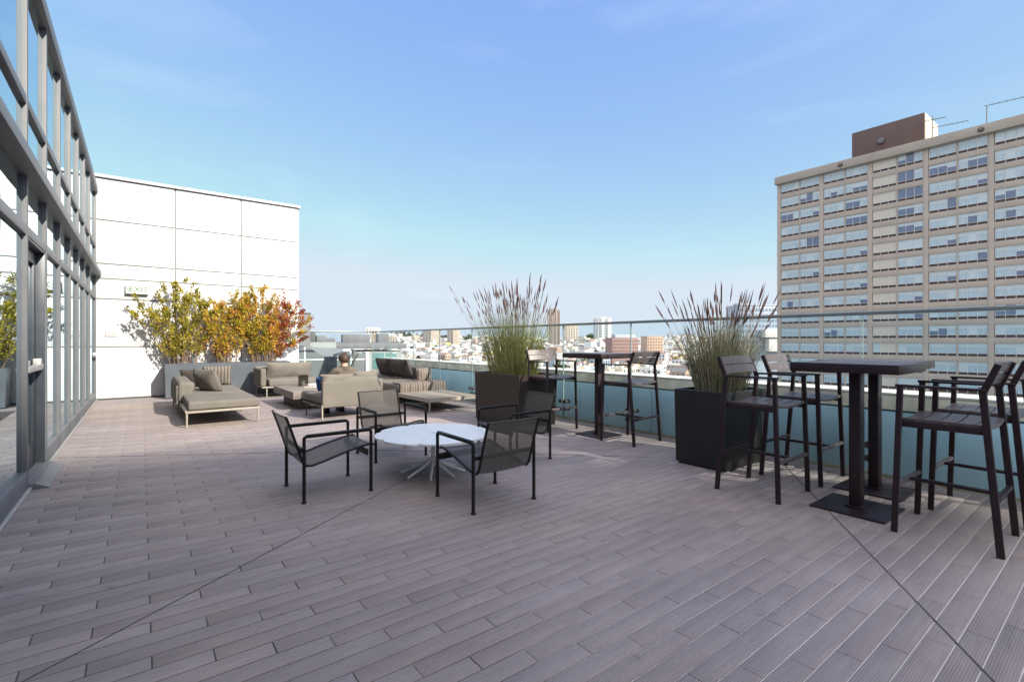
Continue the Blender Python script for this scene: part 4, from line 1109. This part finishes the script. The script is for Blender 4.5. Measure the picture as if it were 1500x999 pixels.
# ------------------------------------------------------------------ grey gabled enclosure and the roofs just beyond the deck
def gables():
    t = thing('gabled_enclosure', 'grey metal panel roof enclosure with twin pointed gables beyond the deck', 'roof enclosure', (3.34, 14.3, 0))
    def gable(x0, x1, xp, zp, zs):
        MB().prism([(x0, -.35), (x1, -.35), (x1, zs), (xp, zp), (x0, zs)], 0, 2.2).build('gable', M['g_grey'], t)
        mb = MB().box((xp, -.006, (zp-.35)/2-.02), (.035, .012, zp+.30), 0)
        mb.box(((x0+xp-.0175)/2, -.006, zs-.10), (xp-.0175-x0, .012, .03)).box(((x1+xp+.0175)/2, -.006, zs-.10), (x1-xp-.0175, .012, .03))
        mb.build('panel_joint', M['white'], t)
    gable(-.02, .82, .30, 1.12, .82); gable(1.18, 2.02, 1.60, 1.02, .80)
    MB().prism([(.82, .60), (1.18, .60), (1.18, .84), (1.6, 1.0), (.30, 1.1), (.82, .84)], .30, 2.2).build('link_roof', M['g_roof'], t)
    MB().prism([(.50, -.3), (1.18, -.3), (1.18, .80), (.86, .80)], -.05, -.012).build('dark_panel', M['g_dark'], t)
    MB().bar((1.36, -.03, .1), (1.80, -.03, .86), .03, .03).build('brace', M['sofa_dark'], t)
gables()
nb = thing('small_roof_sign', 'small blank white board above the right hand gable', 'sign board', (4.77, 14.15, .93))
MB().box((0, 0, .05), (.22, .025, .07), .002).build('board', M['white'], nb)
MB().tube([(0, .0, -.1), (0, .0, 0)], .012, 6).build('post', M['alu'], nb)
pr = thing('white_pier', 'white rendered pier at the far end of the parapet', 'pier', (5.62, 14.9, 0))
MB().box((0, 0, .25), (.10, .30, 1.25), .006).build('pier_body', M['white'], pr)
MB().box((0, 0, .89), (.13, .34, .03), .004).build('pier_cap', M['concrete_top'], pr)

def dirpt(px, Z):
    """ground position of a picture column at a forward distance"""
    lat = (px-750)/708*Z; a = R(YAW)
    return Vector((Z*math.sin(a)+lat*math.cos(a), Z*math.cos(a)-lat*math.sin(a), 0))
def rooftops():
    c = dirpt(500, 46)
    t = thing('teal_glass_building', 'flat roofed neighbour with teal windows just past the deck end', 'building', (c.x, c.y, -34), -12)
    MB().box((0, 5, 17.1), (11.5, 10, 34.3), .03).build('wall', M['n_pale'], t)
    MB().box((0, 5, 34.75), (12.3, 10.8, .5), .05).build('roof_slab', M['n_grey'], t)
    MB().box((0, -.02, 35.05), (11.0, .10, .12), .01).build('roof_edge', M['n_grey'], t)
    for i in range(4):
        w_ = MB().box((-4.2+2.75*i, -.02, 33.3), (2.3, .10, 1.5), .01).build('window', M['n_teal'], t)
        MB().box((-4.2+2.75*i, -.08, 33.3), (.06, .06, 1.5)).build('window_bar', M['w_frame'], w_)
    for (x, y, sx, sz) in ((-3.4, 2, 1.6, .8), (-1.0, 3, 1.3, .55), (1.6, 2.5, 2.6, .9), (4.2, 2, 1.1, 1.0)):
        MB().box((x, y, 35+sz/2), (sx, 1.4, sz), .03).build('roof_unit', M['n_grey'], t)
    t2 = bpy.data.objects.new('tmp', None)
    c = dirpt(440, 40)
    t = thing('grey_stair_tower', 'plain grey rooftop block rising beside the white wall', 'building', (c.x, c.y, -34), 0)
    MB().box((-.3, 2, 18.75), (2.2, 4, 37.5), .03).build('wall', M['n_grey'], t)
    MB().box((-.3, 2, 37.55), (2.3, 4.1, .12), .02).build('roof', M['n_dark'], t)
    c = dirpt(462, 42)
    t = thing('low_roof_block', 'low flat roof building with dark plant boxes beside the grey block', 'building', (c.x, c.y, -34), 0)
    MB().box((-.5, 3, 17.6), (4.6, 6, 35.1), .03).build('wall', M['n_pale'], t)
    MB().box((-.6, 2, 35.6), (1.9, 1.6, .9), .05).build('plant_box', M['n_dark'], t)
    MB().box((1.0, 2.2, 35.45), (.9, 1.2, .6), .05).build('vent_box', M['n_grey'], t)
rooftops()

# ------------------------------------------------------------------ terrain and the city
def gh(x, y):
    a = R(YAW); d = x*math.sin(a)+y*math.cos(a); l = x*math.cos(a)-y*math.sin(a)
    if d < 330: h = -34.0
    elif d < 1700:
        u = (d-330)/1370; h = -34+36.5*u
    elif d < 2600: h = 2.5-38*((d-1700)/900)**1.5
    else: h = -35.5
    if d > 330:
        k = min(1, (d-330)/800)
        h += k*5*math.sin(l*.0075+d*.002)+k*3*math.sin(l*.019+2+d*.004)
        px = l/d
        h += k*9*math.exp(-((px+.27)/.07)**2)*(1 if d < 1700 else .5) + k*10*math.exp(-((px-.165)/.045)**2)*(1 if d < 1700 else .5)
    return min(h, 16) if d < 2600 else -35.5
def terrain():
    vs = []; A = R(YAW); ds = [-9000, -300, 0, 150, 330]+[330+55*i for i in range(1, 42)]+[2700, 4000, 9000, 20000]
    us = [-1+2*i/60 for i in range(61)]
    for d in ds:
        half = max(1500, abs(d)*1.1+600)
        for u in us:
            l = u*half; x = d*math.sin(A)+l*math.cos(A); y = d*math.cos(A)-l*math.sin(A); vs.append((x, y, gh(x, y)))
    n = len(us); mb = MB(); mb.raw(vs, [(i*n+j, i*n+j+1, (i+1)*n+j+1, (i+1)*n+j) for i in range(len(ds)-1) for j in range(n-1)], 0, True)
    tag(mb.build('ground', mat('city_ground', (.16, .155, .14), .9, 0, .35, .02, detail=8)), kind='structure')
terrain()

WALLS = {'white': [(.78, .76, .72), (.72, .72, .70)], 'cream': [(.70, .62, .48), (.66, .58, .46)], 'grey': [(.42, .42, .43), (.50, .50, .49)],
         'tan': [(.50, .39, .29), (.46, .33, .26)], 'yellow': [(.62, .48, .20)], 'blue grey': [(.34, .40, .46)], 'pink': [(.60, .42, .36)]}
ROOF = [(.30, .29, .28), (.45, .44, .42), (.20, .19, .19), (.55, .53, .50), (.33, .22, .18)]
WIN = (.06, .075, .09)
def house(mb, w_, d, h, col, roofc, style, rr, T=ID):
    """small city house: walls, flat parapet or gabled roof, windows set in both faces that look at the terrace"""
    base = -9.0
    def P(*q): return [T @ Vector(p) for p in q]
    x, y = w_/2, d/2
    mb.raw(P((-x, -y, base), (x, -y, base), (x, y, base), (-x, y, base), (-x, -y, h), (x, -y, h), (x, y, h), (-x, y, h)),
           [(0, 1, 5, 4), (1, 2, 6, 5), (2, 3, 7, 6), (3, 0, 4, 7)], 0, False, col)
    if style == 0:
        k = .35
        mb.raw(P((-x, -y, h), (x, -y, h), (x, y, h), (-x, y, h), (-x+k, -y+k, h), (x-k, -y+k, h), (x-k, y-k, h), (-x+k, y-k, h)), [(0, 1, 5, 4), (1, 2, 6, 5), (2, 3, 7, 6), (3, 0, 4, 7)], 0, False, col)
        mb.raw(P((-x+k, -y+k, h-.4), (x-k, -y+k, h-.4), (x-k, y-k, h-.4), (-x+k, y-k, h-.4)), [(0, 1, 2, 3)], 0, False, roofc)
        if rr.random() < .6:
            q = rr.uniform(-.3, .3)*w_; s = rr.uniform(.8, 1.6)
            mb.raw(P((q-s, -s, h-.4), (q+s, -s, h-.4), (q+s, s, h-.4), (q-s, s, h-.4), (q-s, -s, h+1.6), (q+s, -s, h+1.6), (q+s, s, h+1.6), (q-s, s, h+1.6)), [(0, 1, 5, 4), (1, 2, 6, 5), (2, 3, 7, 6), (3, 0, 4, 7), (4, 5, 6, 7)], 0, False, col)
    else:
        r = h+rr.uniform(1.4, 2.6)
        mb.raw(P((-x-.2, -y-.2, h), (x+.2, -y-.2, h), (x+.2, y+.2, h), (-x-.2, y+.2, h), (0, -y-.2, r), (0, y+.2, r)), [(0, 4, 5, 3), (1, 2, 5, 4)], 0, False, roofc)
        mb.raw(P((-x, -y, h), (x, -y, h), (0, -y, r-.1)), [(0, 1, 2)], 0, False, col)
    nf = max(1, int(h/3.0))
    for f in range(nf):
        z = .9+f*3.0
        if z+1.5 > h: break
        nw = max(2, int(w_/2.6))
        for i in range(nw):
            c = -x+w_*(i+.5)/nw; s = w_/nw*.27
            mb.raw(P((c-s, -y-.03, z), (c+s, -y-.03, z), (c+s, -y-.03, z+1.55), (c-s, -y-.03, z+1.55)), [(0, 1, 2, 3)], 0, False, WIN)
        nw = max(2, int(d/3.4))
        for i in range(nw):
            c = -y+d*(i+.5)/nw; s = d/nw*.2
            mb.raw(P((-x-.03, c+s, z), (-x-.03, c-s, z), (-x-.03, c-s, z+1.5), (-x-.03, c+s, z+1.5)), [(0, 1, 2, 3)], 0, False, WIN)
def city():
    rr = random.Random(99)
    keys = ['white']*14+['cream']*4+['grey']*3+['tan']*2+['yellow', 'blue grey', 'pink']
    var = {}
    for kd in WALLS:
        var[kd] = []
        for q in range(7 if kd == 'white' else 4):
            mb = MB(); house(mb, rr.uniform(7, 12), rr.uniform(9, 15), rr.choice([6.5, 7.5, 9.5, 10.5, 12.5]), rr.choice(WALLS[kd]), rr.choice(ROOF), rr.choice((0, 0, 0, 1)), rr)
            var[kd].append(mb.mesh('house', M['house']))
    spots = []
    d = 360.0
    while d < 1720:
        step = 13+d*.0062
        px = 505.0
        while px < 1180:
            dd = d+rr.uniform(-.35, .35)*step; p = dirpt(px, dd); p.z = gh(p.x, p.y)
            wpx = (10.5+d*.0035)*708/d
            px += wpx*rr.uniform(.85, 1.35)
            if rr.random() < .05 : continue
            if px > 1128 and dd > 105: continue
            spots.append((dd, p))
        d += step
    spots.sort(key=lambda s: s[0])
    far = MB(); n = 0; nm = {'white': 'pale white', 'cream': 'cream', 'grey': 'mid grey', 'tan': 'tan', 'yellow': 'yellow ochre', 'blue grey': 'blue grey', 'pink': 'dusty pink'}
    for i, (dd, p) in enumerate(spots):
        kd = rr.choice(keys); rot = rr.choice((0, 0, 90, 0))+8+rr.uniform(-4, 4)
        y_ = 500+(1.25-(p.z+8))*708/dd
        if n < 290 and y_ < 560 and rr.random() < .9:
            o = bpy.data.objects.new('house', rr.choice(var[kd])); COL.objects.link(o); o.location = p; o.rotation_euler = (0, 0, R(rot))
            s = rr.uniform(.85, 1.2); o.scale = (s, s, rr.uniform(.85, 1.25)); n += 1
            tag(o, 'small %s house packed among the city houses below the hotel' % nm[kd], 'house', '%s houses in the near city blocks' % nm[kd])
        else:
            T = Matrix.Translation(p) @ Matrix.Rotation(R(rot), 4, 'Z')
            house(far, rr.uniform(7, 13), rr.uniform(9, 15), rr.choice([6, 7, 8, 10, 11, 13] + ([17] if rr.random() < .2 else [])), rr.choice(WALLS[kd]), rr.choice(ROOF), rr.choice((0, 0, 1)), rr, T)
    tag(far.build('hillside_houses', M['house']), 'mass of tiny pale houses covering the far hillside', 'houses', kind='stuff')
    # trees between the houses
    tv = []
    for q in range(4):
        mb = MB(); mb.tube([(0, 0, -4), (.1, 0, 3), (.2, .1, 6)], [.35, .28, .1], 6, col=(.09, .065, .05))
        for b in range(9):
            c = Vector((rr.gauss(0, 2.1), rr.gauss(0, 2.1), 5+rr.uniform(-1.2, 2.6))); R0 = rr.uniform(1.3, 2.3)
            for k in range(46):
                n_ = Vector((rr.gauss(0, 1), rr.gauss(0, 1), rr.gauss(0, .8))).normalized(); pp = c+n_*R0*rr.uniform(.6, 1.05)
                u = n_.cross(Vector((rr.uniform(-1, 1), rr.uniform(-1, 1), .3))).normalized(); v = (n_+Vector((0, 0, .4))).cross(u).normalized(); s = rr.uniform(.35, .7); tn = rr.uniform(.6, 1.4)
                mb.raw([pp-u*s, pp-v*s*.7, pp+u*s, pp+v*s*.7], [(0, 1, 2, 3)], 0, False, (.045*tn, .065*tn, .022*tn))
        tv.append(mb.mesh('tree', M['tree_leaf']))
    # a dark wooded band on the ridges and singles among houses
    for k in range(70):
        if k < 22: px, dd = rr.uniform(842, 905), rr.uniform(1250, 1600)
        elif k < 34: px, dd = rr.uniform(565, 700), rr.uniform(1250, 1650)
        else: px, dd = rr.uniform(540, 1125), rr.uniform(420, 1300)
        p = dirpt(px, dd); p.z = gh(p.x, p.y)+1.5
        o = bpy.data.objects.new('tree', rr.choice(tv)); COL.objects.link(o); o.location = p; s = rr.uniform(.9, 1.5)*(1.7 if k < 34 else 1.15); o.scale = (s*1.2, s*1.2, s); o.rotation_euler = (0, 0, rr.uniform(0, 6))
        if k < 34: tag(o, 'dark round tree of the wooded skyline ridge above the white houses', 'tree', 'trees on the skyline ridges')
        else: tag(o, 'dark green street tree between the small city houses', 'tree', 'street trees among the houses')
    p = dirpt(1121, 330); p.z = -9.6
    o = bpy.data.objects.new('tree', tv[0]); COL.objects.link(o); o.location = p; o.scale = (1.0, 1.0, .7)
    tag(o, 'bright green round tree just left of the hotel corner', 'tree')
city()

def block(label, name, px0, px1, ytop, Z, depth, wallm, sidem, rows, cols, winm, each=True, rot=0, extra=None):
    """landmark building: facade faces the terrace; storeys as bands of windows"""
    c = (dirpt(px0, Z)+dirpt(px1, Z))/2; W = (px1-px0)/708*Z; top = CH+(500-ytop)*Z/708; base = -36.0
    t = thing(name, label, 'building', (c.x, c.y, base), -YAW+rot)
    H = top-base
    MB().box((0, depth/2, H/2), (W, depth, H), .05).build('wall', wallm, t)
    if sidem: MB().box((W/2+.06, depth/2, H/2), (.12, depth-.2, H-.2)).build('sun_toned_side', sidem, t)  # side tone, mostly paler than the front, with sunlight in its colour
    MB().box((0, depth/2, H+.4), (W+.3, depth+.3, .8), .05).build('roof_edge', wallm, t)
    vis = min(rows, int(H/3.3))
    for r in range(vis):
        mb = MB(); z = H-2.4-3.3*r
        if each:
            if r == 0: wm = MB().box((0, 0, 0), (W/cols*.58, .16, 1.7)).mesh('window', winm)
            for i in range(cols):
                o = bpy.data.objects.new('window', wm); COL.objects.link(o); o.parent = t; o.location = (-W/2+W*(i+.5)/cols, -.06, z)
            continue
        for i in range(cols): mb.box((-W/2+W*(i+.5)/cols, -.06, z), (W/cols*.58, .16, 1.7))
        mb.build('window_row', winm, t)
    if extra: extra(t, W, depth, H)
    return t
WD = mat('distant_window', (.07, .09, .11), .2, spec=.6)
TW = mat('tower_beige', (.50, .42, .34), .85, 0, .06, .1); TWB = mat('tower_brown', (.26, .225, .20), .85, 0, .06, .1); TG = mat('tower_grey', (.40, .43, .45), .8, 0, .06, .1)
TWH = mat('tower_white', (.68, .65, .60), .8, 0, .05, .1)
def lattice(t, W, D, H):
    for i in range(4): MB().box((-W/2+W*i/3, -.5, H/2), (.7, 1.0, H-1)).build('balcony_fin', TW, t)
    MB().box((0, D/2, H+2), (W*.5, D*.5, 3), .1).build('roof_house', TWB, t)
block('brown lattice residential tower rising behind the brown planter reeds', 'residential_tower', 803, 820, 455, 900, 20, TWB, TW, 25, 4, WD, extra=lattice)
def cap(t, W, D, H): MB().box((W*.05, D/2, H+1.8), (W*.35, D*.5, 3), .1).build('roof_house', TWH, t)
def fins(t, W, D, H):
    MB().box((W*.42, -.35, H/2), (W*.2, .7, H)).build('white_bay', TWH, t); MB().box((-W*.02, -.35, H/2), (W*.10, .7, H+2)).build('stair_bay', TWH, t); cap(t, W, D, H)
block('tall grey and white tower on the ridge right of single bar table', 'residential_tower', 872, 895, 467, 1000, 22, TG, TWH, 20, 5, WD, extra=fins)
def half(t, W, D, H): MB().box((W*.25, -.4, H/2), (W*.5, .8, H-.5)).build('sun_toned_bay', TW, t)  # right half in beige: sunlight put into the tower's colour
block('square brown and beige tower above the houses, left one of a pair', 'residential_tower', 619, 643, 484, 950, 22, TWB, TW, 16, 6, WD, extra=half)
block('square brown and beige tower above the houses, right one of a pair', 'residential_tower', 655, 672, 484, 950, 18, TWB, TW, 16, 4, WD, extra=half)
block('pale apartment block beside the lattice tower', 'apartment_block', 828, 847, 478, 1000, 22, TW, TWH, 10, 5, WD, rot=6)
block('ochre apartment block on the ridge at far left', 'apartment_block', 544, 564, 490, 800, 18, mat('ochre_wall', (.46, .33, .17), .85, 0, .06, .1), TW, 8, 6, WD)
block('white block on the left skyline above the ochre apartments', 'apartment_block', 536, 553, 481, 900, 18, TWH, TWH, 8, 4, WD)
block('beige stepped block on left skyline beside the ochre apartments', 'apartment_block', 564, 582, 494, 820, 18, TW, TWH, 6, 5, WD)
def brick(t, W, D, H):
    MB().box((-W*.02+3, D*.55, H+2.0), (W*.78, D*.5, 4), .05).build('upper_storey', TG, t)
block('large reddish brick block behind the lone bar table, between the planters', 'brick_building', 895, 937, 496.5, 480, 16, M['brick_face'], M['brick_pale'], 6, 13, mat('brick_window', (.14, .085, .08), .5), each=True, extra=brick, rot=14)
block('pale orange brick wing right of the reddish brick block', 'brick_building', 947, 972, 494, 540, 16, M['brick_pale'], M['brick_pale'], 6, 6, mat('brick_window_pale', (.20, .12, .08), .5), each=True, rot=10)
GG = mat('blue_glass_wall', (.30, .36, .43), .25, 0, .12, .15, spec=.6)
def terr(t, W, D, H):
    MB().box((W*.30, -3, H-17), (W*.5, 6, 5), .1).build('white_terrace', TWH, t); MB().box((W*.36, -2.5, H-24), (W*.4, 5, 8), .1).build('white_terrace', TWH, t)
    MB().box((-W*.25, D/2, H+1), (W*.3, D*.5, 2.2), .1).build('roof_house', TG, t)
block('blue grey glass apartment building behind the black planter reeds', 'glass_building', 1082, 1140, 449, 300, 18, GG, TWH, 8, 12, mat('glass_building_window', (.16, .21, .28), .12, spec=.7), each=True, extra=terr)
block('yellow ochre low building below the glass apartments', 'low_building', 1088, 1106, 512, 330, 10, mat('amber_wall', (.55, .34, .08), .85, 0, .08, .2), None, 2, 5, WD, each=True)

# ------------------------------------------------------------------ unseen tower behind the camera, placed to shade the near deck
def shade_tower():
    run = 88.0; k = run/math.cos(R(SUN_EL)); off = sd*k
    pl, pr_ = Vector((-1.0, 6.75, 0))+off, Vector((4.2, 5.75, 0))+off
    d = (pr_-pl); d.z = 0; d.normalize(); H = off.z
    # right edge where X + tan(az) * Y = c
    c = 5.25; tz = math.tan(R(SUN_AZ)); u = (c-pl.x-tz*pl.y)/(d.x+tz*d.y); e = pl+d*u; s = pl-d*14
    back = Vector((d.y, -d.x, 0))*16
    P = [s, e, e+back, s+back]; vs = [(p.x, p.y, -34) for p in P]+[(p.x, p.y, H) for p in P]
    mb = MB().raw(vs, [(0, 1, 5, 4), (1, 2, 6, 5), (2, 3, 7, 6), (3, 0, 4, 7), (4, 5, 6, 7), (3, 2, 1, 0)])
    o = mb.build('unseen_shade_tower', M['n_pale']); tag(o, kind='structure')
shade_tower()
